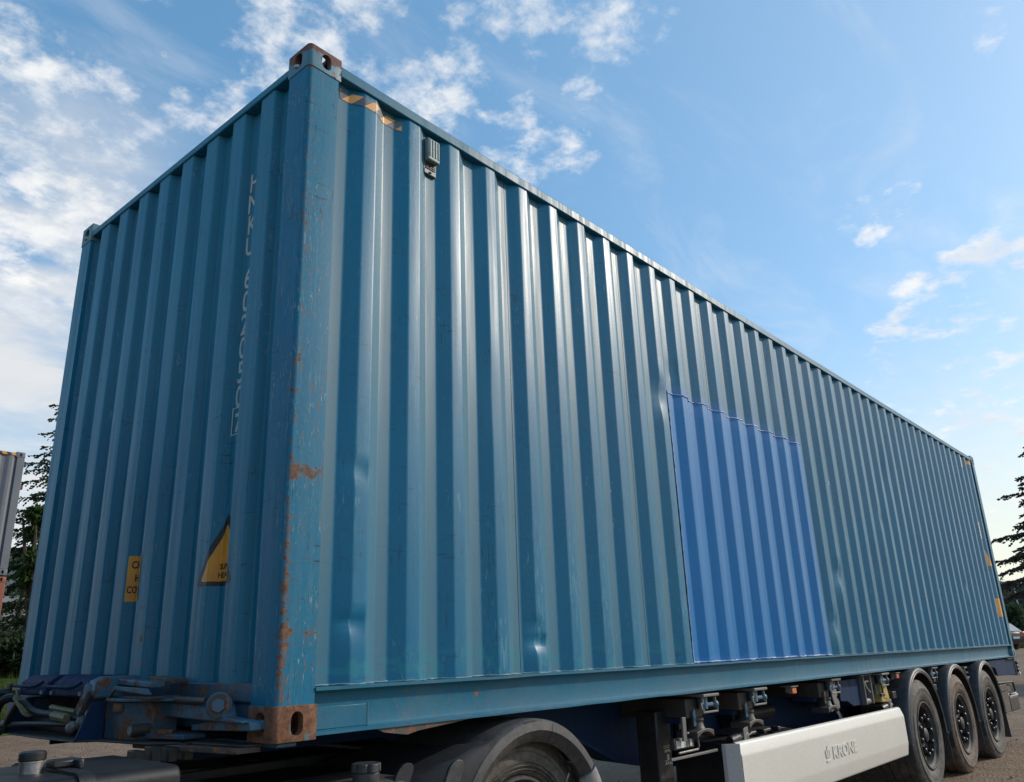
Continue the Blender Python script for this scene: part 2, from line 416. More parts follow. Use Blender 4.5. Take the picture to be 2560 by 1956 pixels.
def obox(bm, c, ax, ay, az, hx, hy, hz):
    """box with axes ax, ay, az and half sizes"""
    c, ax, ay, az = Vector(c), Vector(ax).normalized(), Vector(ay).normalized(), Vector(az).normalized()
    vs = [bm.verts.new(c + ax * sx * hx + ay * sy * hy + az * sz * hz) for sx in (-1, 1) for sy in (-1, 1) for sz in (-1, 1)]
    for q in ((0, 1, 3, 2), (4, 6, 7, 5), (0, 4, 5, 1), (2, 3, 7, 6), (0, 2, 6, 4), (1, 5, 7, 3)):
        bm.faces.new([vs[i] for i in q])


def prism(bm, pts, axis, a0, a1):
    """extrude the outline pts between a0 and a1 along axis"""
    def mk(p, a):
        return {'x': (a, p[0], p[1]), 'y': (p[0], a, p[1]), 'z': (p[0], p[1], a)}[axis]
    A = [bm.verts.new(mk(p, a0)) for p in pts]
    B = [bm.verts.new(mk(p, a1)) for p in pts]
    n = len(pts)
    bm.faces.new(A)
    bm.faces.new(B[::-1])
    for i in range(n):
        j = (i + 1) % n
        bm.faces.new((A[i], B[i], B[j], A[j]))


def tube(bm, pts, r, seg=8, caps=True):
    pts = [Vector(p) for p in pts]
    rings = []
    ref = None
    for i, p in enumerate(pts):
        d = (pts[min(i + 1, len(pts) - 1)] - pts[max(i - 1, 0)]).normalized()
        if ref is None:
            ref = d.orthogonal().normalized()
        ref = (ref - d * ref.dot(d))
        ref = ref.normalized() if ref.length > 1e-6 else d.orthogonal().normalized()
        bi = d.cross(ref)
        rad = r[i] if isinstance(r, (list, tuple)) else r
        rings.append([bm.verts.new(p + (ref * cos(2 * pi * k / seg) + bi * sin(2 * pi * k / seg)) * rad) for k in range(seg)])
    for a, b in zip(rings, rings[1:]):
        for k in range(seg):
            bm.faces.new((a[k], a[(k + 1) % seg], b[(k + 1) % seg], b[k]))
    if caps:
        bm.faces.new(rings[0][::-1])
        bm.faces.new(rings[-1])


def cyl(bm, p0, p1, r0, r1=None, seg=16):
    tube(bm, [p0, p1], [r0, r0 if r1 is None else r1], seg)


def lathe(bm, c, prof, axis='y', seg=48, a0=0.0, a1=2 * pi, close=False):
    """prof: (radius, offset along axis)"""
    full = abs(a1 - a0 - 2 * pi) < 1e-6
    n = seg if full else seg + 1
    rings = []
    for k in range(n):
        a = a0 + (a1 - a0) * k / seg
        ring = []
        for r, h in prof:
            if axis == 'y':
                p = (c[0] + r * cos(a), c[1] + h, c[2] + r * sin(a))
            elif axis == 'z':
                p = (c[0] + r * cos(a), c[1] + r * sin(a), c[2] + h)
            else:
                p = (c[0] + h, c[1] + r * cos(a), c[2] + r * sin(a))
            ring.append(bm.verts.new(p))
        rings.append(ring)
    m = len(prof)
    for k in range(seg):
        A, B = rings[k], rings[(k + 1) % n]
        for i in range(m - (0 if close else 1)):
            j = (i + 1) % m
            bm.faces.new((A[i], A[j], B[j], B[i]))
    if not full and close:
        bm.faces.new(rings[0])
        bm.faces.new(rings[-1][::-1])


ROOTS = {}


def thing(name, label, cat, loc=(0, 0, 0), group=None):
    o = bpy.data.objects.new(name, None)
    COL.objects.link(o)
    o.location = loc
    o.empty_display_size = 0.2
    o['label'] = label
    o['category'] = cat
    if group:
        o['group'] = group
    return o


def tag(o, label, cat, group=None):
    o['label'] = label
    o['category'] = cat
    if group:
        o['group'] = group
    return o


def obj(name, bm, material, parent=None, bevel=0.0, seg=2, smooth=35, rel=True, label=None, kind=None, world=None):
    """link a bmesh as one object. rel: its coordinates are measured from the container's lower near corner;
    otherwise they are in the frame of the thing's own Empty (or the world)."""
    me = bpy.data.meshes.new(name)
    bmesh.ops.recalc_face_normals(bm, faces=bm.faces)
    bm.to_mesh(me)
    bm.free()
    for mm in (material if isinstance(material, (list, tuple)) else [material]):
        me.materials.append(mm)
    if smooth:
        me.polygons.foreach_set('use_smooth', [True] * len(me.polygons))
        me.set_sharp_from_angle(angle=radians(smooth))
    o = bpy.data.objects.new(name, me)
    COL.objects.link(o)
    if parent:
        o.parent = parent
    if rel:
        if parent is None:
            o.location = (0, 0, ZB)
        elif parent.type == 'EMPTY':
            o.location = Vector((0, 0, ZB)) - parent.location
    if bevel:
        md = o.modifiers.new('bevel', 'BEVEL')
        md.width = bevel
        md.segments = seg
        md.limit_method = 'ANGLE'
        md.angle_limit = radians(40)
        md.harden_normals = False
    if label:
        o['label'] = label
    if kind:
        o['kind'] = kind
    return o


def place(name, me, parent, loc=None):
    o = bpy.data.objects.new(name, me)
    COL.objects.link(o)
    o.parent = parent
    if loc is None:
        loc = Vector((0, 0, ZB)) - parent.location if parent.type == 'EMPTY' else (0, 0, 0)
    o.location = loc
    return o


def copy_tree(o, parent=None):
    c = o.copy()
    COL.objects.link(c)
    c.parent = parent
    for ch in list(o.children):
        copy_tree(ch, c)
    return c


def structure(o):
    o['kind'] = 'structure'
    return o


def fbm(x, y, z=0.0, o=4):
    return mnoise.fractal(Vector((x, y, z)), 1.0, 2.0, o)


# ------------------------------------------------------------------ ground
def ground_height(x, y):
    d = sqrt((x - 3) ** 2 + (y - 2) ** 2)
    f = max(0.0, 1 - d / 70)
    u = max(0.0, min(1.0, (x - 26) / 26))
    return .62 * u * u * (3 - 2 * u) + f * (0.035 * fbm(x * .45, y * .45, 1.3) + 0.018 * fbm(x * 1.9, y * 1.9, 4.4)) - 0.012


bm = bmesh.new()
N = 150
xs = [(-1 if i < 0 else 1) * (abs(i) / N) ** 3.2 * 900 + 4 for i in range(-N, N + 1)]
rows = []
for yv in xs:
    rows.append([bm.verts.new((xv, yv - 2, ground_height(xv, yv - 2))) for xv in xs])
for r0, r1 in zip(rows, rows[1:]):
    for i in range(len(xs) - 1):
        bm.faces.new((r0[i], r0[i + 1], r1[i + 1], r1[i]))
structure(obj('ground', bm, M['dirt'], rel=False, smooth=180))

rnd = random.Random(4)
bm = bmesh.new()
for i in range(2600):
    if rnd.random() < .6:
        x, y = rnd.uniform(5, 22), rnd.uniform(-3, 6)
    else:
        x, y = rnd.uniform(-2, 9), rnd.uniform(5, 16)
    s = rnd.uniform(.004, .013) * (1.7 if rnd.random() < .05 else 1)
    mt = Matrix.Translation((x, y, ground_height(x, y) + s * .2)) @ Matrix.Rotation(rnd.uniform(0, 6.3), 4, 'Z') @ Matrix.Diagonal((s * rnd.uniform(.8, 1.6), s, s * .6, 1))
    bmesh.ops.create_icosphere(bm, subdivisions=1, radius=1, matrix=mt)
o = obj('gravel', bm, M['pebble'], rel=False, smooth=0, kind='stuff')
tag(o, 'small loose stones scattered on the brown dirt yard', 'gravel')

# ------------------------------------------------------------------ the blue container
L, H, W = 12.192, 2.896, 2.438
CON = thing('shipping_container', 'long high blue corrugated shipping container loaded on the trailer', 'container', (0, 0, ZB))

# corner castings: a bevelled block with a cavity and oval holes cut out of it
def bool_mesh(base, cutters):
    ob = bpy.data.objects.new('tmp', base)
    COL.objects.link(ob)
    cs = []
    for c in cutters:
        co = bpy.data.objects.new('tmpc', c)
        COL.objects.link(co)
        md = ob.modifiers.new('b', 'BOOLEAN')
        md.operation = 'DIFFERENCE'
        md.solver = 'EXACT'
        md.object = co
        cs.append(co)
    dg = bpy.context.evaluated_depsgraph_get()
    me = bpy.data.meshes.new_from_object(ob.evaluated_get(dg))
    for x in [ob] + cs:
        bpy.data.objects.remove(x)
    return me


def oval(w_, h_, n=10):
    r = w_ / 2
    pts = []
    for k in range(n + 1):
        a = pi * k / n
        pts.append((r * cos(a), h_ / 2 - r + r * sin(a)))
    for k in range(n + 1):
        a = pi + pi * k / n
        pts.append((r * cos(a), -h_ / 2 + r + r * sin(a)))
    return pts


def bm_mesh(bm):
    bmesh.ops.recalc_face_normals(bm, faces=bm.faces)
    me = bpy.data.meshes.new('tmp')
    bm.to_mesh(me)
    bm.free()
    return me


def casting_mesh():
    bm = bmesh.new()
    box(bm, 0, .178, 0, .162, 0, .118)
    ed = [e for e in bm.edges if abs(e.verts[0].co.x) < 1e-5 and abs(e.verts[1].co.x) < 1e-5 and abs(e.verts[0].co.y) < 1e-5 and abs(e.verts[1].co.y) < 1e-5]
    bmesh.ops.bevel(bm, geom=ed, offset=.022, segments=5, profile=.5, affect='EDGES')
    ed = [e for e in bm.edges if e.calc_face_angle(0) > .8]
    bmesh.ops.bevel(bm, geom=ed, offset=.003, segments=2, profile=.5, affect='EDGES')
    base = bm_mesh(bm)
    b1 = bmesh.new()
    box(b1, .026, .152, .030, .134, .020, .096)
    b2 = bmesh.new()
    prism(b2, [(p[0] + .094, p[1] + .059) for p in oval(.051, .079)], 'y', -.02, .06)
    b3 = bmesh.new()
    prism(b3, [(p[0] + .086, p[1] + .059) for p in oval(.060, .079)], 'x', -.02, .06)
    b4 = bmesh.new()
    prism(b4, [(p[0] + .090, p[1] + .080) for p in oval(.064, .110)], 'z', .07, .2)
    return bool_mesh(base, [bm_mesh(b) for b in (b1, b2, b3, b4)])


CAST = casting_mesh()
for name_, xx, yy, zz, mm in (('a', 0, 0, 1, 'casting_top'), ('b', 0, 0, 0, 'casting_low'), ('c', 0, 1, 1, 'casting_far'), ('d', 0, 1, 0, 'casting_low'),
                              ('e', 1, 0, 1, 'casting_far'), ('f', 1, 0, 0, 'casting_far'), ('g', 1, 1, 1, 'casting_far'), ('h', 1, 1, 0, 'casting_far')):
    bm = bmesh.new()
    bm.from_mesh(CAST)
    for v_ in bm.verts:
        if xx:
            v_.co.x = L - v_.co.x
        if yy:
            v_.co.y = W - v_.co.y
        v_.co.z = v_.co.z + H - .118 if zz else .118 - v_.co.z
    obj('corner_casting', bm, M[mm], CON, smooth=30,
        label={'a': 'corner casting rusted brown along its top', 'b': 'corner casting nearly covered in orange rust'}.get(name_))

# posts
def post(x0, x1, y0, y1, z0, z1, corner, r=.02):
    bm = bmesh.new()
    cx_, cy_ = corner
    pts = []
    base_pts = [(x0, y0), (x1, y0), (x1, y1), (x0, y1)]
    for i, p in enumerate(base_pts):
        if p == (cx_, cy_):
            a = Vector(base_pts[i - 1]) - Vector(p)
            b = Vector(base_pts[(i + 1) % 4]) - Vector(p)
            a, b = a.normalized(), b.normalized()
            ce = Vector(p) + (a + b) * r
            for k in range(7):
                th = pi / 2 * k / 6
                q = ce - b * r * cos(th) - a * r * sin(th)
                pts.append(tuple(q))
        else:
            pts.append(p)
    nz = 16
    rings = []
    for k in range(nz + 1):
        z = z0 + (z1 - z0) * k / nz
        rings.append([bm.verts.new((p[0] + .0012 * fbm(p[0] * 3, z * 2.2, 3), p[1] + .0015 * fbm(p[1] * 3 + 9, z * 2.2), z)) for p in pts])
    n = len(pts)
    for a, b in zip(rings, rings[1:]):
        for i in range(n):
            bm.faces.new((a[i], a[(i + 1) % n], b[(i + 1) % n], b[i]))
    bm.faces.new(rings[0])
    bm.faces.new(rings[-1])
    return bm


zt = H - .118
obj('corner_post', post(.004, .166, .004, .155, .118, zt, (.004, .004)), M['post'], CON, label='scratched blue post with rust along its corner')
obj('corner_post', post(.004, .166, W - .155, W - .004, .118, zt, (.004, W - .004)), M['front'], CON)
obj('corner_post', post(L - .150, L - .004, .004, .12, .118, zt, (L - .004, .004)), M['rail'], CON)
obj('corner_post', post(L - .150, L - .004, W - .12, W - .004, .118, zt, (L - .004, W - .004)), M['rail'], CON)

# side wall profile
FS, PITCHC = .3289, .2816
YO, YI = .012, .048


def rounded(keys, r=.007, n=3):
    pts = [keys[0]]
    for i in range(1, len(keys) - 1):
        p = Vector(keys[i])
        a = (Vector(keys[i - 1]) - p)
        b = (Vector(keys[i + 1]) - p)
        ra = min(r, a.length * .45)
        rb = min(r, b.length * .45)
        A, B = p + a.normalized() * ra, p + b.normalized() * rb
        for k in range(n + 1):
            s_ = k / n
            pts.append(tuple(A * (1 - s_) ** 2 + p * 2 * s_ * (1 - s_) + B * s_ ** 2))
    pts.append(keys[-1])
    return pts


def side_keys(x0, x1):
    ks = []
    for k in range(-1, 43):
        f0 = FS + PITCHC * k
        ks += [(f0 - .071, YI), (f0, YO), (f0 + .072, YO), (f0 + .141, YI)]
    ks = [p for p in ks if x0 < p[0] < x1]

    def yat(x):
        u = (x - FS) % PITCHC
        if u < .072:
            return YO
        if u < .141:
            return YO + (YI - YO) * (u - .072) / .069
        if u < PITCHC - .071:
            return YI
        return YI + (YO - YI) * (u - PITCHC + .071) / .071
    return [(x0, yat(x0))] + ks + [(x1, yat(x1))]


DENTS = [(.361, .991, .032, .045, .012), (.357, .392, .036, .050, .016), (.33, .40, .02, .02, .006), (1.481, .312, .045, .035, .024), (1.46, .37, .02, .05, .012),
         (7.186, 1.489, .08, .07, .022), (5.697, .831, .06, .08, .026), (5.427, .42, .05, .06, .026), (2.87, 1.86, .05, .10, .02),
         (1.18, 1.49, .03, .2, .004), (2.398, .96, .03, .35, .004), (3.1, 2.1, .04, .06, .01), (8.9, 1.2, .08, .06, .015), (10.2, .9, .07, .05, .015),
         (7.6, 2.0, .12, .2, .008), (4.9, 2.3, .1, .3, .006)]


def dent(x, z):
    d = 0.0
    for cx_, cz_, sx, sz, dep in DENTS:
        ux, uz = (x - cx_) / sx, (z - cz_) / sz
        q = ux * ux + uz * uz
        if q < 9:
            d += dep * (exp(-q) - .25 * exp(-((uz - 1.3) ** 2) * 2 - ux * ux))
    d += .0016 * fbm(x * .9, z * .8, 2.0, 3) + .0010 * fbm(x * 7, z * .7, 5.0, 2)
    return d


def side_sheet(x0, x1, z0, z1, nz, off=0.0, extra=None):
    bm = bmesh.new()
    pts = rounded(side_keys(x0, x1))
    zs = [z0 + (z1 - z0) * k / nz for k in range(nz + 1)]
    if extra:
        zs = sorted(set(zs) | set(extra))
    rows = []
    for z in zs:
        rows.append([bm.verts.new((x, y + off + dent(x, z), z)) for x, y in pts])
    for a, b in zip(rows, rows[1:]):
        for i in range(len(pts) - 1):
            bm.faces.new((a[i], a[i + 1], b[i + 1], b[i]))
    return bm


# overspray of the fresh repair paint on the old sheet round the patch
def overspray(t):
    s_ = t.n('ShaderNodeSeparateXYZ', {0: coords(t)})
    nx = t.math('MULTIPLY', t.math('SUBTRACT', t.noise(coords(t), 4, 4, .6), .5), .09)
    top = t.ramp(s_.outputs[2], t.math('ADD', 1.955, nx), t.math('ADD', 1.985, nx), 1, 0)
    xa = t.ramp(s_.outputs[0], 2.955, 2.985)
    xb = t.ramp(s_.outputs[0], 5.25, 5.36, 1, 0)
    return t.math('MULTIPLY', t.math('MULTIPLY', top, xa), xb)


pm = M['panel']
tt = T.__new__(T)
tt.t = pm.node_tree
pb = [n for n in pm.node_tree.nodes if n.type == 'BSDF_PRINCIPLED'][0]
old = pb.inputs['Base Color'].links[0].from_socket
sy = tt.n('ShaderNodeSeparateXYZ', {0: coords(tt)})
# road dust lies in the valleys of the sheet and on their rear flanks, which the rain does not wash
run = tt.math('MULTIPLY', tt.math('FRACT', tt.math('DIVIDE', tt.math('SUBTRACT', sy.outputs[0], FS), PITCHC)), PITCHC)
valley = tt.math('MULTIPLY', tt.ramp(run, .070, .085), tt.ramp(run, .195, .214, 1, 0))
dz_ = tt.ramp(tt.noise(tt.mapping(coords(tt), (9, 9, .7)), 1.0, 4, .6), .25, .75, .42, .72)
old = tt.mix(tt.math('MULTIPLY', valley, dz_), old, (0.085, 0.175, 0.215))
lowz = tt.math('MULTIPLY', tt.ramp(sy.outputs[2], .24, .36, 1, 0), tt.ramp(tt.noise(tt.mapping(coords(tt), (3, 3, 6)), 2.0, 5, .7, .4), .52, .56))
old = tt.mix(tt.math('MULTIPLY', lowz, .55), old, (0.015, 0.20, 0.25))
# scuffs on the proud flats, in stretches
proud = tt.ramp(run, .062, .072, 1, 0)
scf = tt.math('MULTIPLY', tt.ramp(tt.noise(tt.mapping(coords(tt), (60, 60, 9)), 1.0, 5, .75, .6), .52, .62), tt.ramp(tt.noise(tt.mapping(coords(tt), (1.1, 1, .9)), 1.0, 2, .5), .52, .64))
old = tt.mix(tt.math('MULTIPLY', tt.math('MULTIPLY', proud, scf), .55), old, (0.12, 0.30, 0.38))
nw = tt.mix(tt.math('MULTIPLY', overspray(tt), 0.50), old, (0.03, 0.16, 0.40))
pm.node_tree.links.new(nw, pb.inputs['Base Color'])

seams = [.170] + [FS + PITCHC * 4 * j - .088 for j in range(1, 11)] + [L - .148]
fine_z = [.25 + .02 * k for k in range(0, 13)] + [.80 + .02 * k for k in range(0, 16)]
panels_me = []
for i in range(len(seams) - 1):
    a, b = seams[i], seams[i + 1] - .0035
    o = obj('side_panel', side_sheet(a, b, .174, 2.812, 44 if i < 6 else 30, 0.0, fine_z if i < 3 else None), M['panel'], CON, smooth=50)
    panels_me.append(o.data)
    # the far wall: the same sheets turned round
    o2 = place('side_panel', o.data, CON, (L, W, 0))
    o2.rotation_euler = (0, 0, pi)

# repair patch: two sheets welded over the old wall
px0, pxm, px1 = 2.978, 4.118, 5.268
for a, b in ((px0, pxm - .002), (pxm + .002, px1)):
    bm = side_sheet(a, b, .180, 1.915, 40, -.004)
    obj('repair_panel', bm, M['patch'], CON, smooth=50, label='brighter royal blue sheet welded over a damaged stretch of the side')
# weld beads of the patch
rnd = random.Random(8)


def bead(pts, r, nm, mm, jit=.4):
    bm = bmesh.new()
    P = []
    for a, b in zip(pts, pts[1:]):
        a, b = Vector(a), Vector(b)
        n = max(1, int((b - a).length / .022))
        for k in range(n):
            P.append(a.lerp(b, k / n))
    P.append(Vector(pts[-1]))
    tube(bm, [p + Vector((0, 0, rnd.gauss(0, r * .25))) for p in P], [r * rnd.uniform(1 - jit, 1 + jit) for p in P], 6)
    return obj(nm, bm, mm, CON, smooth=60)


prof = rounded(side_keys(px0, px1))
bead([(x, y - .005, 1.917) for x, y in prof], .0045, 'weld_bead', M['weld'])
bead([(x, y - .006, .181) for x, y in prof], .0055, 'weld_bead', M['weld'])
bead([(px0 - .004, YI - .021, .18), (px0 - .001, YI - .021, 1.0), (px0 - .004, YI - .021, 1.91)], .0024, 'seam_sealant', M['black'], .8)
bead([(pxm, YI - .0100, .18), (pxm, YI - .0100, 1.2), (pxm, YI - .0085, 1.91)], .0030, 'seam_sealant', M['black'], .9)
bead([(px0, YI - .018, .18), (px0 + .004, YI - .018, 1.0), (px0, YI - .018, 1.917)], .0055, 'weld_bead', M['weld'])
bead([(x, y - .003, .1765) for x, y in rounded(side_keys(.172, px0))], .0035, 'weld_bead', M['weld_blue'])
bead([(x, y - .003, .1765) for x, y in rounded(side_keys(px1, L - .15))], .003, 'weld_bead', M['weld_blue'])
bead([(.1685, .020, .19), (.1685, .020, 2.80)], .003, 'weld_bead', M['weld_blue'], .6)

# rails
def wavy_bar(x0, x1, sec, nx, amp=.0025):
    bm = bmesh.new()
    rings = []
    for k in range(nx + 1):
        x = x0 + (x1 - x0) * k / nx
        rings.append([bm.verts.new((x, y + amp * fbm(x * 1.7, y * 4, 7, 2), z + amp * .7 * fbm(x * 2.3, z * 5, 1, 2))) for y, z in sec])
    n = len(sec)
    for a, b in zip(rings, rings[1:]):
        for i in range(n):
            bm.faces.new((a[i], a[(i + 1) % n], b[(i + 1) % n], b[i]))
    bm.faces.new(rings[0])
    bm.faces.new(rings[-1])
    return bm


obj('top_side_rail', wavy_bar(.178, L - .178, [(.004, 2.812), (.062, 2.812), (.062, 2.868), (.004, 2.868)], 120, .002), M['rail'], CON, bevel=.005)
obj('top_side_rail', wavy_bar(.178, L - .178, [(W - .062, 2.812), (W - .004, 2.812), (W - .004, 2.868), (W - .062, 2.868)], 30), M['rail'], CON, bevel=.005)
chan = [(.000, .160), (.000, .1735), (.075, .1735), (.060, .160), (.053, .150), (.050, .140), (.046, .052), (.040, .036), (.028, .030), (.004, .027), (.004, .013), (.075, .013), (.080, .16), (.03, .160)]
chan = [(.000, .162), (.000, .1735), (.082, .1735), (.082, .012), (.004, .012), (.004, .021), (.036, .024), (.043, .030), (.045, .040), (.046, .135), (.041, .150), (.030, .160)]
obj('bottom_side_rail', wavy_bar(.168, L - .150, chan, 160, .0035), M['rail'], CON, smooth=28)
obj('bottom_side_rail', wavy_bar(.168, L - .150, [(W - y, z) for y, z in chan], 30), M['rail'], CON, smooth=28)
bm = bmesh.new()
box(bm, .178, .432, .034, .050, .026, .104)
obj('doubler_plate', bm, M['rail'], CON, bevel=.003)
bm = bmesh.new()
P = [(.436, .034, .03 + .008 * k) for k in range(10)]
for p in P:
    bmesh.ops.create_icosphere(bm, subdivisions=1, radius=.0042, matrix=Matrix.Translation(p))
obj('weld_bead', bm, M['weld_blue'], CON)
# fork pocket plates hanging under the rail, bent and rusty
bm = bmesh.new()
prism(bm, [(.46, .012), (.60, .0125), (.90, .0125), (.985, .012), (.93, .006), (.68, -.012), (.62, -.022), (.5, -.004)], 'y', .012, .018)
obj('bent_rail_lip', bm, M['brownsteel'], CON, label='bent rusty lip hanging below the bottom rail')

# front wall
FP, FR0 = .2507, .284


def front_y(i):
    return FR0 + FP * i


XO, XI = .012, .057
keys = [(.150, XI)]
for i in range(9):
    y0 = front_y(i)
    keys += [(y0 - .018, XI), (y0, XO), (y0 + .114, XO), (y0 + .132, XI)]
keys = [k_ for k_ in keys if k_[0] < W - .145] + [(W - .145, XI if keys else XO)]
keys[-1] = (W - .145, keys[-2][1])
fprof = rounded(keys, .008, 3)
bm = bmesh.new()
nz = 40
rows = []
FD = [(.34, 2.62, .04, .08, .010), (.60, 2.45, .05, .06, .008), (.34, 2.40, .04, .05, .006)]
for k in range(nz + 1):
    z = .190 + (2.80 - .190) * k / nz
    row = []
    for y, x in fprof:
        d = .0018 * fbm(y * 1.3, z * .9, 9, 3)
        for cy_, cz_, sy, sz, dep in FD:
            d += dep * exp(-((y - cy_) / sy) ** 2 - ((z - cz_) / sz) ** 2)
        row.append(bm.verts.new((x + d, y, z)))
    rows.append(row)
for a, b in zip(rows, rows[1:]):
    for i in range(len(fprof) - 1):
        bm.faces.new((a[i], a[i + 1], b[i + 1], b[i]))
obj('front_panel', bm, M['front'], CON, smooth=50)
bm = bmesh.new()
box(bm, .004, .066, .155, W - .155, 2.802, 2.842)
obj('front_header', bm, M['front'], CON, bevel=.006)
bm = bmesh.new()
prism(bm, [(.004, .130), (.004, .192), (.07, .192), (.07, .03), (.02, .03), (.02, .120)], 'y', .155, W - .155)
obj('front_sill', bm, M['bolster'], CON, bevel=.004)
# roof, floor, doors
bm = bmesh.new()
rows = []
xs_ = [.06 + (L - .12) * k / 116 for k in range(117)]
for k, x in enumerate(xs_):
    zz = 2.862 if k % 4 in (0, 1) else 2.876
    rows.append([bm.verts.new((x, .06, zz)), bm.verts.new((x, W - .06, zz))])
for a, b in zip(rows, rows[1:]):
    bm.faces.new((a[0], b[0], b[1], a[1]))
obj('roof_panel', bm, M['panel'], CON, smooth=0)
bm = bmesh.new()
box(bm, .1, L - .1, .083, W - .083, .125, .165)
obj('floor_panel', bm, M['darksteel'], CON)
bm = bmesh.new()
for k in range(38):
    x = .3 + k * .31
    box(bm, x, x + .05, .083, W - .083, .02, .124)
obj('floor_crossmember', bm, M['darksteel'], CON, kind='stuff')
for s_ in (0, 1):
    bm = bmesh.new()
    y0 = .12 + s_ * 1.10
    box(bm, L - .05, L - .01, y0 + .004, y0 + 1.094, .13, 2.79)
    d_ = obj('door', bm, M['panel'], CON, bevel=.004)
    for q in (.25, .75):
        bm = bmesh.new()
        cyl(bm, (L + .012, y0 + 1.09 * q, .14), (L + .012, y0 + 1.09 * q, 2.78), .016)
        obj('lock_rod', bm, M['galv'], d_)

# hazard tape and printed signs that follow the sheets
def profile_lookup(prof):
    """prof: list of (run, depth); returns arc length -> point and total"""
    acc_ = [0.0]
    for a, b in zip(prof, prof[1:]):
        acc_.append(acc_[-1] + sqrt((b[0] - a[0]) ** 2 + (b[1] - a[1]) ** 2))

    def at(s):
        s = max(0.0, min(s, acc_[-1] - 1e-6))
        for i in range(len(acc_) - 1):
            if acc_[i + 1] >= s:
                f_ = (s - acc_[i]) / max(1e-9, acc_[i + 1] - acc_[i])
                a, b = prof[i], prof[i + 1]
                nx, ny = -(b[1] - a[1]), (b[0] - a[0])
                ln = max(1e-9, sqrt(nx * nx + ny * ny))
                return (a[0] + (b[0] - a[0]) * f_, a[1] + (b[1] - a[1]) * f_), (nx / ln, ny / ln)
    return at, acc_


at, acc_ = profile_lookup(rounded(side_keys(.205, .575)))
bm = bmesh.new()
uvl = bm.loops.layers.uv.new('UVMap')
z0, z1 = 2.735, 2.787
cols = []
for s_ in sorted(set(acc_)):
    (x, y), nrm = at(s_)
    zz = [z0, (z0 + z1) / 2, z1]
    cols.append([(bm.verts.new((x - nrm[0] * .0018, y - nrm[1] * .0018 + dent(x, z), z)), s_, z) for z in zz])
for a, b in zip(cols, cols[1:]):
    for i in range(2):
        f_ = bm.faces.new((a[i][0], b[i][0], b[i + 1][0], a[i + 1][0]))
        for lp, q in zip(f_.loops, (a[i], b[i], b[i + 1], a[i + 1])):
            lp[uvl].uv = (q[1], q[2])
obj('hazard_tape', bm, M['tape'], CON, smooth=60)


def text_bm(body, size, spacing=1.0, bold=0.0):
    cu = bpy.data.curves.new('txt', 'FONT')
    cu.body = body
    cu.size = size
    cu.offset = bold
    cu.align_x = 'CENTER'
    cu.space_character = spacing
    cu.resolution_u = 3
    o = bpy.data.objects.new('txt', cu)
    COL.objects.link(o)
    dg = bpy.context.evaluated_depsgraph_get()
    me = bpy.data.meshes.new_from_object(o.evaluated_get(dg))
    bpy.data.objects.remove(o)
    bm = bmesh.new()
    bm.from_mesh(me)
    return bm


# front profile running from greater y to smaller y (left to right as seen), seen from outside
frev = [(y, x) for y, x in fprof][::-1]
facc = [0.0]
for a, b in zip(frev, frev[1:]):
    facc.append(facc[-1] + sqrt((b[0] - a[0]) ** 2 + (b[1] - a[1]) ** 2))


def f_at(s):
    for i in range(len(facc) - 1):
        if facc[i + 1] >= s:
            f_ = (s - facc[i]) / max(1e-9, facc[i + 1] - facc[i])
            a, b = frev[i], frev[i + 1]
            dy, dx = b[0] - a[0], b[1] - a[1]
            ln = sqrt(dx * dx + dy * dy)
            return a[0] + dy * f_, a[1] + dx * f_, (dx / ln, dy / ln)
    return frev[-1][0], frev[-1][1], (0, -1)


def f_s_of_y(y):
    for i in range(len(frev) - 1):
        if frev[i][0] >= y >= frev[i + 1][0]:
            f_ = (frev[i][0] - y) / max(1e-9, frev[i][0] - frev[i + 1][0])
            return facc[i] + f_ * (facc[i + 1] - facc[i])


def map_front(bm, s0, z0, off):
    """bend a flat drawing (x = run to the right, y = up) round the front sheet"""
    for sb in facc:
        g = bm.verts[:] + bm.edges[:] + bm.faces[:]
        u = sb - s0
        xs2 = [v.co.x for v in bm.verts]
        if min(xs2) < u < max(xs2):
            bmesh.ops.bisect_plane(bm, geom=g, plane_co=(u, 0, 0), plane_no=(1, 0, 0), dist=1e-6)
    for v in bm.verts:
        y, x, (dx, dy) = f_at(s0 + v.co.x)
        # outward normal (towards -x)
        nx, ny = (dy, -dx)
        if nx > 0:
            nx, ny = -nx, -ny
        v.co = (x + nx * off, y + ny * off, z0 + v.co.y)


# container number down the recess between the first two ridges
s_mid = f_s_of_y(front_y(1) - .018)   # foot of the slope beside ridge 1
zc = 2.467
for ch in 'HNKU 602050':
    if ch != ' ':
        b1 = text_bm(ch, .140, bold=.002)
        for v in b1.verts:
            v.co.x *= .86
        map_front(b1, s_mid + .042, zc - .102, .0016)
        obj('number_digit', b1, M['print_white'], CON, smooth=0)
        zc -= .112
    else:
        zc -= .055
b1 = text_bm('7', .114, bold=.003)
map_front(b1, s_mid + .048, 1.195, .0016)
obj('number_digit', b1, M['print_white'], CON, smooth=0)
bm = bmesh.new()
for (x0, x1, y0, y1) in ((-.05, .06, .118, .123), (-.05, .06, 0, .005), (-.05, -.045, .005, .118), (.055, .06, .005, .118)):
    q = [bm.verts.new(p) for p in ((x0, y0, 0), (x1, y0, 0), (x1, y1, 0), (x0, y1, 0))]
    bm.faces.new(q)
map_front(bm, s_mid + .050, 1.18, .0016)
obj('number_frame', bm, M['print_white'], CON, smooth=0)

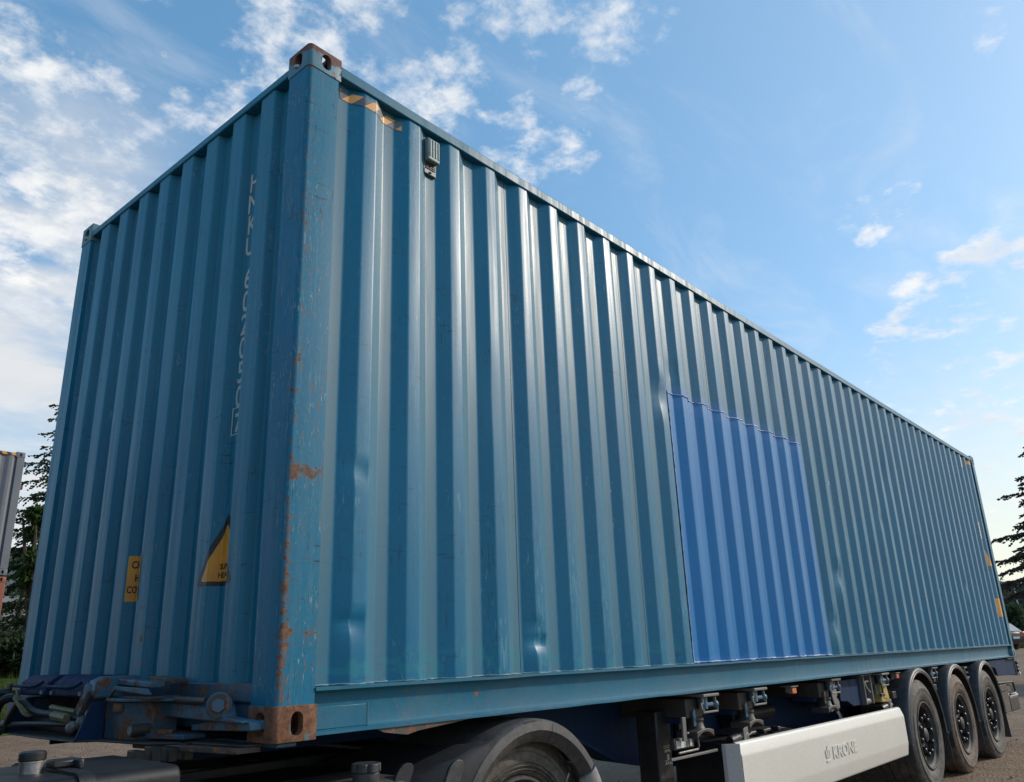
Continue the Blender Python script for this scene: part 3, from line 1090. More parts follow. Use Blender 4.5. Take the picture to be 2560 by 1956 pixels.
# yellow height sign
s0 = f_s_of_y(front_y(4) - .001)
sc_ = s0 + .099
bm = bmesh.new()
bm.faces.new([bm.verts.new(p) for p in ((-.097, 0, 0), (.097, 0, 0), (.097, .208, 0), (-.097, .208, 0))])
map_front(bm, sc_, .536, .0014)
obj('height_sign', bm, M['sign_yellow'], CON, smooth=0)
for body, zz, sz in (('CAUTION', .688, .046), ("9'6\" HIGH", .628, .036), ('CONTAINER', .575, .044)):
    if 'HIGH' in body:
        body = 'HIGH'
        sz = .046
    b1 = text_bm(body, sz, bold=.0012)
    xs2 = [v.co.x for v in b1.verts]
    wd = {'CAUTION': .160, 'HIGH': .122, 'CONTAINER': .186}[body]
    k_ = wd / (max(xs2) - min(xs2))
    for v in b1.verts:
        v.co.x *= k_
    map_front(b1, sc_, zz, .0022)
    obj('sign_lettering', b1, M['print_black'], CON, smooth=0)

# triangular super heavy sign across the recess between ridge 0 and ridge 1
sc_ = f_s_of_y((front_y(0) + .114 + front_y(1)) / 2) - .020


def rtri(hw, z0, z1, r):
    P = [Vector((-hw, z0)), Vector((hw, z0)), Vector((0, z1))]
    out = []
    for i in range(3):
        p, a, b = P[i], P[i - 1] - P[i], P[(i + 1) % 3] - P[i]
        A, B = p + a.normalized() * r, p + b.normalized() * r
        for k in range(6):
            s_ = k / 5
            q = A * (1 - s_) ** 2 + p * 2 * s_ * (1 - s_) + B * s_ ** 2
            out.append((q.x, q.y, 0))
    return out


bm = bmesh.new()
bm.faces.new([bm.verts.new(p) for p in rtri(.164, 0, .300, .030)])
map_front(bm, sc_, .556, .0014)
obj('weight_sign', bm, M['sign_dark'], CON, smooth=0)
bm = bmesh.new()
bm.faces.new([bm.verts.new(p) for p in rtri(.128, .018, .252, .018)])
map_front(bm, sc_, .556, .0022)
obj('weight_sign', bm, M['sign_yellow'], CON, smooth=0)
for body, zz in (('SUPER', .622), ('HEAVY', .588)):
    b1 = text_bm(body, .031, bold=.0008)
    for v in b1.verts:
        v.co.x *= 1.05
    map_front(b1, sc_ + .010, zz, .0030)
    obj('sign_lettering', b1, M['print_black'], CON, smooth=0)

# signs at the far end of the long side
def side_patch(x0, x1, z0, z1, off, pts=None):
    at_, ac = profile_lookup(rounded(side_keys(x0, x1)))
    bm = bmesh.new()
    cols_ = []
    for s_ in sorted(set(ac)):
        (x, y), nr = at_(s_)
        if pts:
            f_ = (x - x0) / (x1 - x0)
            za, zb = z0, z0 + (z1 - z0) * (1 - abs(2 * f_ - 1)) + .001
        else:
            za, zb = z0, z1
        cols_.append([bm.verts.new((x - nr[0] * off, y - nr[1] * off + dent(x, z), z)) for z in (za, zb)])
    for a, b in zip(cols_, cols_[1:]):
        bm.faces.new((a[0], b[0], b[1], a[1]))
    return bm


obj('height_sign', side_patch(11.70, 11.945, .55, .80, .002), M['sign_yellow'], CON)
obj('weight_sign', side_patch(11.66, 11.94, 1.25, 1.50, .002, pts=True), M['sign_yellow'], CON)
obj('number_plate', side_patch(11.60, 11.67, 1.62, 1.86, .002), M['print_white'], CON)
obj('hazard_tape', side_patch(11.66, 11.95, 2.735, 2.787, .002), M['sign_yellow'], CON)
obj('number_plate', side_patch(11.32, 11.39, 2.62, 2.77, .002), M['print_white'], CON)

# tracker unit under the top rail
DX = .773
bm = bmesh.new()
prism(bm, [(DX - .046, 2.575), (DX + .043, 2.575), (DX + .046, 2.66), (DX + .046, 2.79), (DX - .046, 2.79), (DX - .046, 2.60)], 'y', .034, .046)
TR = obj('tracker_unit', bm, M['devdark'], CON, bevel=.003)
bm = bmesh.new()
box(bm, DX - .040, DX + .042, .004, .034, 2.645, 2.772)
obj('tracker_cover', bm, M['devgrey'], TR, bevel=.006)
bm = bmesh.new()
for k in range(4):
    box(bm, DX - .029 + k * .019, DX - .022 + k * .019, .0005, .004, 2.665, 2.765)
obj('cover_rib', bm, M['devgrey'], TR, bevel=.001)
for k in range(3):
    for q in range(3):
        bm = bmesh.new()
        box(bm, DX - .030 + k * .022, DX - .012 + k * .022, .030, .034, 2.609 + q * .011, 2.615 + q * .011)
        obj('vent_slot', bm, M['black'], TR)
bm = bmesh.new()
box(bm, DX - .040, DX + .036, .031, .034, 2.580, 2.602)
obj('lower_lug', bm, M['devgrey'], TR)
for x, z in ((DX, 2.590), (DX - .02, 2.781), (DX + .025, 2.781)):
    bm = bmesh.new()
    cyl(bm, (x, .034, z), (x, .024, z), .007, seg=10)
    obj('mount_bolt', bm, M['black'], TR)

# ------------------------------------------------------------------ trailer
TRL = thing('container_trailer', 'dark blue three-axle container trailer with white side guard under the blue container', 'trailer', (6.5, 1.219, 0))
GR = -ZB
AX = [7.25, 8.61, 9.97]
WZ = -.590

# main beams with stepped gooseneck
for y in (.55, 1.74):
    bm = bmesh.new()
    prism(bm, [(-.05, -.012), (11.9, -.012), (11.9, -.215), (10.6, -.25), (9.2, -.40), (3.3, -.46), (2.75, -.36), (2.2, -.14), (1.1, -.13), (.95, -.085), (-.05, -.085)], 'y', y, y + .012)
    bmb = bm
    prism(bmb, [(-.05, -.012), (11.9, -.012), (11.9, -.026), (-.05, -.026)], 'y', y - .07, y - .001)
    prism(bmb, [(3.3, -.46), (9.2, -.40), (9.2, -.414), (3.3, -.474)], 'y', y - .07, y + .08)
    prism(bmb, [(2.2, -.14), (2.75, -.36), (3.3, -.46), (3.3, -.474), (2.74, -.375), (2.19, -.155)], 'y', y - .07, y + .08)
    obj('main_beam', bmb, M['frame'], TRL)
for x in (.35, 1.1, 1.9, 2.7, 3.5, 4.4, 5.0, 6.0, 6.9, 7.9, 8.9, 10.2, 11.2):
    bm = bmesh.new()
    z0 = -.08 if x < 1.0 else (-.13 if x < 2.3 else -.30)
    box(bm, x, x + .08, .563, 1.739, z0, -.03)
    obj('crossbeam', bm, M['frame'], TRL, bevel=.004)
# deck plate over the gooseneck (closes the view up through the frame)
bm = bmesh.new()
box(bm, 1.0, 2.3, .60, 1.84, -.155, -.142)
obj('coupler_plate', bm, M['darksteel'], TRL)


def twist_lock(x, knob='galv', bollard=True):
    bm = bmesh.new()
    box(bm, x - .21, x - .01, .08, .549, -.135, -.026)
    root = obj('twist_lock', bm, M['darksteel'], TRL, bevel=.006)
    bm = bmesh.new()
    box(bm, x - .13, x + .07, -.002, .30, -.018, -.002)
    obj('top_plate', bm, M['galv'] if knob == 'galv' else M['brownsteel'], root, bevel=.003)
    bm = bmesh.new()
    # open C-shaped end cheek
    for q in ((-.115, -.10, -.06, -.019), (.045, .058, -.062, -.019), (-.135, -.115, -.088, -.050), (-.10, .075, -.112, -.100), (.064, .075, -.100, -.075), (-.115, -.10, -.112, -.088)):
        box(bm, x + q[0], x + q[1], .015, .030, q[2], q[3])
    obj('end_cheek', bm, M['galv'], root, bevel=.003)
    bm = bmesh.new()
    cyl(bm, (x - .055, .05, -.088), (x - .055, .05, -.022), .030, seg=14)
    obj('lock_pin', bm, M['lockarm'], root)
    bm = bmesh.new()
    cyl(bm, (x - .02, .045, -.068), (x + .052, .028, -.066), .014, seg=10)
    bmesh.ops.create_uvsphere(bm, u_segments=12, v_segments=8, radius=.024, matrix=Matrix.Translation((x + .055, .026, -.066)))
    obj('lock_knob', bm, M['lockarm'], root)
    if bollard:
        bm = bmesh.new()
        lathe(bm, (x - .085, .10, 0), [(.0, -.134), (.054, -.134), (.056, -.152), (.050, -.156), (.048, -.160), (.056, -.190), (.072, -.212), (.0, -.212)], 'z', 20)
        # bowed foot
        A_, B_ = [], []
        for k in range(9):
            f_ = -1 + k / 4
            A_.append((x - .085 + f_ * .105, -.196 - .014 * f_ * f_))
            B_.append((x - .085 + f_ * .105, -.214 - .034 * f_ * f_))
        prism(bm, A_ + B_[::-1], 'y', .030, .170)
        obj('lock_nut', bm, M['darksteel'], root, bevel=.004)
    bm = bmesh.new()
    box(bm, x - .22, x - .16, .12, .30, -.165, -.136)
    obj('arm_gusset', bm, M['frame'], root, bevel=.003)
    bm = bmesh.new()
    prism(bm, [(x - .165, -.10), (x - .150, -.085), (x - .135, -.10), (x - .135, -.18), (x - .165, -.18)], 'y', .06, .072)
    obj('latch_tab', bm, M['bolster'], root, bevel=.002)
    return root


twist_lock(3.13)
twist_lock(3.83)
twist_lock(5.22, 'brown')
twist_lock(6.44, bollard=False)
twist_lock(8.05, 'brown', bollard=False)
# hanging strip below the first lock, thin rods
bm = bmesh.new()
obox(bm, (2.84, .06, -.185), (1, 0, -.05), (0, 1, 0), (.05, 0, 1), .020, .006, .065)
obj('hanging_strap', bm, M['galv'], TRL, bevel=.002)
# marker lamps
for x, y, z in ((4.43, .03, -.030), (6.86, .03, -.024)):
    bm = bmesh.new()
    box(bm, x - .075, x + .05, y - .01, y + .07, z + .004, z + .011)
    box(bm, x - .045, x - .04, y, y + .05, z - .035, z + .004)
    ml = obj('marker_lamp', bm, M['galv'], TRL)
    bm = bmesh.new()
    box(bm, x - .035, x + .035, y, y + .035, z - .042, z - .002)
    obj('orange_lens', bm, M['orange_lens'], ml, bevel=.004)
# spare lock holder box
bm = bmesh.new()
prism(bm, [(5.50, -.03), (5.985, -.03), (5.985, -.245), (5.78, -.245), (5.66, -.20), (5.50, -.19)], 'y', .10, .50)
hb = obj('holder_box', bm, M['frame'], TRL, bevel=.004)
for x in (5.99, 6.17):
    bm = bmesh.new()
    prism(bm, [(x, -.012), (x + .016, -.012), (x + .016, -.10), (x + .020, -.16), (x + .020, -.245), (x, -.245)], 'y', .06, .30)
    obj('holder_cheek', bm, M['galv'], hb, bevel=.002)
bm = bmesh.new()
box(bm, 5.90, 6.22, .05, .32, -.011, .0)
obj('holder_lid', bm, M['brownsteel'], hb, bevel=.002)
bm = bmesh.new()
cyl(bm, (6.01, .10, -.225), (6.168, .10, -.225), .028)
obj('roller', bm, M['galv'], hb)
bm = bmesh.new()
tube(bm, [(6.01, .08, -.06), (6.09, .07, -.062), (6.17, .08, -.06)], .008, 6)
tube(bm, [(6.03, .07, -.06), (6.02, .06, -.10), (6.05, .055, -.13), (6.08, .05, -.15)], .010, 6)
obj('holder_handle', bm, M['galv'], hb)
for x, z in ((5.34, -.09),):
    bm = bmesh.new()
    cyl(bm, (x, .50, z), (x, .54, z), .030, seg=14)
    obj('washer', bm, M['galv'], TRL)
# wheel chock resting in its holder
CH = thing('wheel_chock', 'yellow triangular wheel chock stowed ahead of the first trailer wheel', 'wheel chock', (6.55, .2, ZB - .26))
bm = bmesh.new()
prism(bm, [(6.34, -.245), (6.585, -.265), (6.50, -.045), (6.40, -.03)], 'y', .045, .22)
obj('chock_body', bm, M['chock'], CH, bevel=.01)
bm = bmesh.new()
prism(bm, [(6.40, -.215), (6.53, -.228), (6.475, -.10), (6.425, -.10)], 'y', .040, .0445)
obj('side_recess', bm, M['chock'], CH, bevel=.003)
bm = bmesh.new()
box(bm, 6.38, 6.60, .085, .30, -.285, -.268)
obj('chock_shelf', bm, M['darksteel'], TRL, bevel=.003)
bm = bmesh.new()
box(bm, 6.28, 6.38, .02, .04, -.195, -.170)
tube(bm, [(6.34, .03, -.03), (6.335, .03, -.09), (6.35, .03, -.13), (6.34, .03, -.17)], .007, 6)
obj('chock_clip', bm, M['black'], TRL, bevel=.006)

# pressed plate and loose wires under the third lock
bm = bmesh.new()
prism(bm, [(5.27, -.10), (5.385, -.03), (5.40, -.135), (5.375, -.15), (5.42, -.18), (5.42, -.235), (5.36, -.235), (5.31, -.19)], 'y', .085, .092)
obj('pressed_plate', bm, M['galv'], TRL)
for q in range(5):
    bm = bmesh.new()
    x = 5.29 + q * .012
    rr_ = random.Random(q)
    tube(bm, [(x, .08, -.20), (x + rr_.uniform(-.02, .03), .07, -.26), (x + rr_.uniform(-.05, .08), .06, -.31), (x + rr_.uniform(-.08, .14), .06, -.37)], .0028, 5)
    obj('loose_wire', bm, M['galv'], TRL)
bm = bmesh.new()
obox(bm, (5.19, .06, -.225), (1, 0, .15), (0, 1, 0), (-.15, 0, 1), .06, .012, .012)
obj('bracket_tab', bm, M['galv'], TRL, bevel=.003)
# brake gear behind, dark
bm = bmesh.new()
cyl(bm, (4.2, .48, -.24), (4.95, .48, -.23), .055)
cyl(bm, (4.25, .46, -.22), (4.36, .46, -.22), .085)
obj('air_cylinder', bm, M['black'], TRL)
bm = bmesh.new()
prism(bm, [(3.55, -.06), (3.68, -.06), (4.05, -.40), (3.55, -.40)], 'y', .50, .53)
obj('gusset_plate', bm, M['darksteel'], TRL)

# side guard
def guard_section(n=6):
    ks = [(.012, -.300), (-.006, -.296), (-.022, -.306), (-.046, -.372), (-.046, -.595), (-.030, -.690), (-.02, -.700), (.012, -.700)]
    return rounded([(a, b) for a, b in ks], .010, 3)


gs = guard_section()
GX0, GX1 = 3.325, 6.575
bm = bmesh.new()
sec_in = [(y + .004, z) for y, z in gs]
rows = []
for k in range(41):
    x = GX0 + (GX1 - GX0) * k / 40
    rows.append([bm.verts.new((x, y + .0015 * fbm(x * 1.1, z * 2, 3, 2), z)) for y, z in gs] + [bm.verts.new((x, y + .004, z)) for y, z in gs[::-1]])
n = len(rows[0])
for a, b in zip(rows, rows[1:]):
    for i in range(n):
        bm.faces.new((a[i], a[(i + 1) % n], b[(i + 1) % n], b[i]))
bm.faces.new(rows[0])
bm.faces.new(rows[-1])
G = obj('side_guard', bm, M['white'], TRL, smooth=40)
# front return of the guard, bent inwards
bm = bmesh.new()
prism(bm, [(3.313, -.047), (3.235, .012), (3.230, .035), (3.238, .035), (3.245, .016), (3.318, -.040)], 'z', -.700, -.300)
obj('guard_end_cap', bm, M['shade_lens_grey'], G, bevel=.002)  # return of the white guard, its shaded side painted greyer
bm = bmesh.new()
rr_ = random.Random(3)
for k in range(26):
    z = -.33 - k * .0145
    bmesh.ops.create_icosphere(bm, subdivisions=1, radius=1, matrix=Matrix.Translation((3.3205 + rr_.uniform(-.001, .002), -.0435 + (.01 if k < 3 else 0), z)) @ Matrix.Diagonal((rr_.uniform(.002, .005), .004, .009, 1)))
obj('cracked_seam', bm, M['brownsteel'], G)
# embossed maker's lettering, copied from the photograph: raised, same white
KX = 4.785


b1 = text_bm('KRONE', .112, 1.04, bold=.0035)
xs2 = [v.co.x for v in b1.verts]
for v in b1.verts:
    v.co.x *= .505 / (max(xs2) - min(xs2))
    v.co.y *= 1.0
xs2 = [v.co.x for v in b1.verts]
xm = min(xs2)
r_ = bmesh.ops.extrude_face_region(b1, geom=b1.faces[:])
for v in [g for g in r_['geom'] if isinstance(g, bmesh.types.BMVert)]:
    v.co.z += .007
for v in b1.verts:
    v.co = Vector((KX + (v.co.x - xm), -.0455 - v.co.z, -.535 + v.co.y))
obj('guard_lettering', b1, M['white'], G, smooth=30)
# the crown emblem in front of the word
bm = bmesh.new()
box(bm, 4.6450, 4.7200, -.0525, -.045, -0.548, -0.536)
for pts in ([(4.6500, -0.524), (4.6650, -0.524), (4.6550, -0.472), (4.6380, -0.467), (4.6360, -0.482)],
            [(4.7000, -0.524), (4.7150, -0.524), (4.7290, -0.482), (4.7270, -0.467), (4.7100, -0.472)],
            [(4.6740, -0.524), (4.6910, -0.524), (4.6910, -0.477), (4.6980, -0.464), (4.6825, -0.440), (4.6670, -0.464), (4.6740, -0.477)]):
    prism(bm, pts, 'y', -.0525, -.045)
obj('guard_emblem', bm, M['white'], G, smooth=30)
# brackets on top of the guard
for x in (3.50, 6.43):
    bm = bmesh.new()
    for d in (0, .05):
        prism(bm, [(x + d, -.298), (x + d, -.235), (x + d + .035, -.225), (x + d + .040, -.298)], 'y', .01 + d * .2, .016 + d * .2)
    cyl(bm, (x - .09, .05, -.285), (x + .07, .02, -.275), .016, seg=10)
    obj('guard_bracket', bm, M['galv'], G, bevel=.002)
    bm = bmesh.new()
    cyl(bm, (x - .10, .06, -.30), (x - .02, .045, -.285), .03, seg=12)
    obj('bracket_knob', bm, M['black'], G)
for x in (3.9, 5.9):
    bm = bmesh.new()
    box(bm, x, x + .05, .02, .55, -.56, -.50)
    obj('guard_arm', bm, M['frame'], G, bevel=.004)

# tool box behind the guard
bm = bmesh.new()
prism(bm, [(.16, -.34), (.14, -.43), (.16, -.70), (.52, -.70), (.52, -.335), (.30, -.325)], 'x', 3.48, 4.72)
tb = obj('tool_box', bm, M['black'], TRL, bevel=.02, seg=3)
bm = bmesh.new()
prism(bm, [(3.95, -.324), (4.02, -.300), (4.40, -.300), (4.62, -.322)], 'y', .20, .48)
obj('box_lid', bm, M['mudguard'], tb, bevel=.008)
for x in (4.1, 4.34):
    bm = bmesh.new()
    box(bm, x, x + .05, .15, .21, -.318, -.292)
    obj('lid_clip', bm, M['black'], tb, bevel=.004)

# lower rail with lamp in front of the guard
bm = bmesh.new()
box(bm, 2.70, 3.26, .075, .095, -.345, -.330)
obj('guard_front_rail', bm, M['galv'], TRL, bevel=.003)
bm = bmesh.new()
tube(bm, [(2.92, .09, -.215), (3.0, .085, -.218), (3.03, .083, -.235), (3.035, .08, -.29), (3.02, .08, -.31), (2.80, .085, -.312)], .007, 8)
lf = obj('lamp_loop', bm, M['galv'], TRL)
bm = bmesh.new()
box(bm, 2.76, 2.99, .085, .12, -.295, -.235)
rl = obj('side_reflector', bm, M['darksteel'], TRL, bevel=.006)
for x0, x1, mm in ((2.775, 2.82, 'shade_lens_grey'), (2.825, 2.885, 'plate_white'), (2.89, 2.92, 'galv'), (2.935, 2.955, 'plate_white')):
    bm = bmesh.new()
    box(bm, x0, x1, .080, .085, -.285, -.245)
    obj('lens', bm, M[mm], rl)

# landing legs
for y in (.22, 2.08):
    bm = bmesh.new()
    prism(bm, [(2.80, y), (2.955, y), (2.975, y + .02), (2.975, y + .14), (2.80, y + .14)], 'z', -.86, -.09)
    lg = obj('landing_leg', bm, M['black'], TRL, bevel=.01)
    bm = bmesh.new()
    box(bm, 2.83, 2.94, y + .025, y + .115, -.93, -.86)
    box(bm, 2.76, 3.01, y - .02, y + .16, -.95, -.93)
    obj('leg_foot', bm, M['darksteel'], lg, bevel=.004)
    if y < 1:
        bm = bmesh.new()
        lw = [(-.240, .006, 1.0, 7), (-.252, .006, 1.0, 6), (-.268, .010, .8, 1), (-.280, .004, .9, 3), (-.298, .018, .30, 1), (-.318, .018, .30, 1), (-.335, .003, 1.0, 1), (-.345, .012, .8, 3), (-.360, .003, 1.0, 1)]
        for z, hh, ww, nseg in lw:
            z = (z + .240) * .85 - .285
            hh *= .85
            tw = .085 * ww
            x0 = 2.905 - tw / 2
            for k in range(nseg):
                a = x0 + tw * k / nseg
                box(bm, a, a + tw / nseg * (.72 if nseg > 1 else 1), y - .0015, y - .0005, z - hh, z)
        obj('printed_label', bm, M['print_white'], lg, smooth=0)

# wheels -----------------------------------------------------------
def squash(bm, z):
    for v in bm.verts:
        if v.co.z < z:
            v.co.z = z
    return bm


def tyre_profile(R=.498, wd=.385, rr=.298):
    # from the inner bead over the tread to the outer bead, offsets from the outer face (0) inwards
    return [(rr, .045), (rr + .012, .020), (rr + .020, .012), (rr + .035, .010), (rr + .04, .006), (rr + .08, -.002), (rr + .105, .0), (rr + .110, -.003), (rr + .125, -.002), (rr + .130, .004),
            (rr + .155, .010), (R - .030, .016), (R - .024, .020), (R - .020, .019), (R - .006, .032), (R - .001, .046), (R, .075),
            (R, .110), (R - .012, .113), (R - .012, .120), (R, .123), (R, .185), (R - .012, .188), (R - .012, .196), (R, .199), (R, .262), (R - .012, .265), (R - .012, .272), (R, .275),
            (R, wd - .06), (R - .01, wd - .03), (rr + .1, wd), (rr, wd - .03)]


def wheel(x, yface, muddy=False, flip=False, ph=0.3):
    s_ = -1 if flip else 1
    bm = bmesh.new()
    lathe(bm, (x, yface, WZ), [(r, h * s_) for r, h in tyre_profile()], 'y', 72)
    squash(bm, GR + .006)
    rim_r = .298
    # rim barrel, disc
    b2 = bmesh.new()
    lathe(b2, (x, yface, WZ), [(r, h * s_) for r, h in ((.300, .050), (.305, .018), (.300, .008), (.289, .006), (.283, .012), (.280, .022), (.270, .030), (.255, .036), (.250, .06), (.246, .092), (.228, .108), (.205, .112), (.12, .110), (.115, .080), (.105, .070), (.0, .068))], 'y', 56)
    wh = obj('wheel', b2, M['rim'], TRL, smooth=40)
    obj('tyre', bm, M['tyre_brown'] if muddy else M['tyre'], wh, smooth=40)
    if not flip:
        for k in range(10):
            a = 2 * pi * (k + ph) / 10
            cx_, cz_ = x + .1675 * cos(a), WZ + .1675 * sin(a)
            bm = bmesh.new()
            lathe(bm, (cx_, yface + .110, cz_), [(.0, -.100), (.014, -.098), (.022, -.088), (.024, -.076), (.018, -.064), (.016, -.030), (.025, -.024), (.027, -.012), (.020, 0)], 'y', 12)
            obj('wheel_nut', bm, M['nut'], wh, smooth=50)
        for k in range(5):
            a = 2 * pi * (k + ph * .7) / 5
            bm = bmesh.new()
            p = Vector((x + .21 * cos(a), yface + .106, WZ + .21 * sin(a)))
            q = Vector((x + .115 * cos(a), yface + .072, WZ + .115 * sin(a)))
            cyl(bm, p, q, .012, seg=8)
            obj('hub_rib', bm, M['galv'] if k % 2 else M['rim'], wh)
        bm = bmesh.new()
        lathe(bm, (x, yface + .07, WZ), [(.0, -.052), (.05, -.050), (.062, -.042), (.066, -.010), (.082, -.006), (.082, .0)], 'y', 24)
        obj('hub_cap', bm, M['black'], wh)
    return wh


YF = -.045
for i, x in enumerate(AX):
    wheel(x, YF, muddy=(i == 1), ph=(.3, .75, .05)[i])
    wheel(x, W - YF, flip=True)
    bm = bmesh.new()
    cyl(bm, (x, .34, WZ), (x, 2.1, WZ), .075)
    obj('axle', bm, M['darksteel'], TRL)


def mudguard(x, R=.605):
    bm = bmesh.new()
    sec = [(R - .050, -.052), (R - .046, -.058), (R - .020, -.060), (R - .008, -.056), (R, -.046), (R + .001, -.02), (R, .36), (R - .006, .36), (R - .007, -.02), (R - .012, -.044), (R - .03, -.050)]
    lathe(bm, (x, 0, WZ), sec, 'y', 48, radians(-2), radians(183), close=True)
    mg = obj('mudguard', bm, M['mudguard'], TRL, smooth=45)
    # ridge line on the lip
    bm = bmesh.new()
    lathe(bm, (x, 0, WZ), [(R - .034, -.0585), (R - .030, -.063), (R - .026, -.0595)], 'y', 48, radians(-1), radians(182))
    obj('lip_ridge', bm, M['mudguard'], mg)
    # lower flaps front and rear
    bm = bmesh.new()
    pts = [(x - R, WZ - .034), (x - R + .006, WZ - .034), (x - R + .05, GR + .28), (x - R + .044, GR + .28)]
    prism(bm, pts, 'y', -.054, .35)
    obj('front_flap', bm, M['mudguard'], mg, bevel=.001)
    bm = bmesh.new()
    pts = [(x + R - .006, WZ - .022), (x + R, WZ - .022), (x + R + .055, GR + .16), (x + R + .048, GR + .16)]
    prism(bm, pts, 'y', -.05, .35)
    obj('rear_flap', bm, M['mudguard'], mg, bevel=.001)
    for xx_, zz_ in ((x - R + .004, WZ - .036), (x + R - .004, WZ - .026)):
        bm = bmesh.new()
        tube(bm, [(xx_, -.062, zz_), (xx_, -.04, zz_)], .010, 8)
        box(bm, xx_ - .006, xx_ + .006, -.052, .34, zz_ - .012, zz_ + .012)
        obj('flap_clamp', bm, M['mudguard'], mg)
    bm = bmesh.new()
    cyl(bm, (x - .35, .10, WZ + .52), (x - .62, .16, WZ + .48), .02)
    box(bm, x - .66, x - .56, .02, .14, WZ + .36, WZ + .42)
    obj('guard_stay', bm, M['black'], mg, bevel=.004)
    return mg


for x in AX:
    mudguard(x)
# brackets between the mudguards
for x, z in ((6.88, -.12), (8.02, -.10)):
    bm = bmesh.new()
    box(bm, x - .04, x + .05, .02, .12, z - .05, z - .01)
    box(bm, x + .05, x + .06, .01, .10, z - .06, z)
    obj('stay_bracket', bm, M['black'], TRL, bevel=.003)
    bm = bmesh.new()
    prism(bm, [(x + .03, -.03), (x + .16, -.03), (x + .12, -.30), (x + .05, -.36)], 'y', .24, .25)
    obj('stay_plate', bm, M['galv'], TRL)
# valve gear by the second gap
for k in range(3):
    bm = bmesh.new()
    box(bm, 9.22 + .015 * k, 9.34 + .015 * k, .0, .08, -.05 - .055 * k, -.035 - .055 * k)
    cyl(bm, (9.26 + .02 * k, .03, -.05 - .055 * k), (9.31 + .02 * k, .03, -.085 - .055 * k), .014, seg=8)
    obj('valve_bracket', bm, M['galv'] if k != 1 else M['darksteel'], TRL)

# rear end of the trailer
bm = bmesh.new()
prism(bm, [(10.55, -.008), (12.09, -.008), (12.09, -.225), (10.98, -.205), (10.90, -.10), (10.60, -.075)], 'y', .03, .045)
prism(bm, [(10.55, -.008), (12.09, -.008), (12.09, -.02), (10.55, -.02)], 'y', .046, .56)
rb = obj('rear_bolster', bm, M['frame'], TRL)
bm = bmesh.new()
box(bm, 12.09, 12.15, .02, 2.42, -.235, -.012)
obj('rear_header', bm, M['darksteel'], TRL, bevel=.006)
for k in range(3):
    bm = bmesh.new()
    bmesh.ops.create_uvsphere(bm, u_segments=10, v_segments=6, radius=.024, matrix=Matrix.Translation((12.155, .012, -.07 - .05 * k)))
    obj('header_bolt', bm, M['galv'] if k == 1 else M['black'], rb)
bm = bmesh.new()
box(bm, 11.6, 12.26, -.004, .12, -.009, -.001)
obj('rear_lock_plate', bm, M['brownsteel'], TRL)
bm = bmesh.new()
cyl(bm, (12.16, .02, -.215), (12.2, .02, -.215), .03)
obj('rear_lamp', bm, M['plate_white'], TRL)
# lens plate behind the third wheel
bm = bmesh.new()
prism(bm, [(10.48, -.085), (10.82, -.085), (10.86, -.20), (10.56, -.20)], 'y', .052, .062)
obj('rating_plate', bm, M['galv'], TRL)
# bumper and lamp carrier
bm = bmesh.new()
box(bm, 10.88, 11.42, .045, .075, -.66, -.31)
box(bm, 11.00, 11.04, .076, 2.3, -.66, -.36)
bp = obj('underrun_bumper', bm, M['brownsteel'], TRL, bevel=.006)
bm = bmesh.new()
box(bm, 10.90, 11.34, .030, .044, -.395, -.315)
obj('reflector_plate', bm, M['darksteel'], bp, bevel=.004)
bm = bmesh.new()
tube(bm, [(10.85, .03, -.285), (11.70, .03, -.30), (11.76, .03, -.315), (11.80, .03, -.43), (11.76, .03, -.45), (11.45, .03, -.45)], .013, 8)
obj('lamp_hoop', bm, M['black'], bp)
bm = bmesh.new()
box(bm, 11.50, 11.70, .06, .16, -.43, -.325)
obj('tail_lamp', bm, M['brownsteel'], bp, bevel=.01)
bm = bmesh.new()
box(bm, 11.43, 11.95, .03, 2.4, -.485, -.462)
obj('bumper_strip', bm, M['plate_white'], bp, bevel=.004)
bm = bmesh.new()
box(bm, 11.43, 11.97, .04, 2.4, -.665, -.49)
obj('bumper_beam', bm, M['black'], bp, bevel=.01)

# front bolster ------------------------------------------------------
FB = bmesh.new()
prism(FB, [(-.305, .86), (-.315, 1.0), (-.315, 1.44), (-.305, 1.60), (-.2, 2.0), (-.06, 2.40), (.02, 2.40), (.02, .09), (-.045, .10), (-.10, .40), (-.2, .50), (-.24, .80)], 'z', -.010, -.003)
bol = obj('front_bolster', FB, M['darksteel'], TRL, bevel=.003)
bm = bmesh.new()
prism(bm, [(-.20, .845), (-.20, .69), (-.13, .60), (-.03, .60), (-.03, .845)], 'z', -.004, .132)
obj('bolster_box', bm, M['bolster'], bol, bevel=.005)
bm = bmesh.new()
prism(bm, [(-.20, 1.60), (-.20, 1.92), (-.12, 2.0), (-.03, 2.0), (-.03, 1.60)], 'z', -.004, .132)
obj('bolster_box', bm, M['bolster'], bol, bevel=.005)
for y in (.848, 1.588):
    bm = bmesh.new()
    prism(bm, [(-.305, -.004), (-.20, -.004), (-.20, .130), (-.255, .130)], 'y', y, y + .011)
    obj('gusset_plate', bm, M['frame'], bol, bevel=.001)
bm = bmesh.new()
prism(bm, [(-.215, .66), (-.225, .80), (-.20, .86), (-.03, .86), (-.03, .50), (-.12, .50)], 'z', .1325, .1425)
obj('bolster_lid', bm, M['lockarm'], bol, bevel=.002)
bm = bmesh.new()
box(bm, -.06, -.045, .87, 1.58, -.025, .14)
obj('recess_back', bm, M['darksteel'], bol)
bm = bmesh.new()
cyl(bm, (-.17, .87, .02), (-.17, 1.58, .02), .034)
obj('recess_pipe', bm, M['darksteel'], bol)
for y in (.90, 1.30, 1.64):
    pass
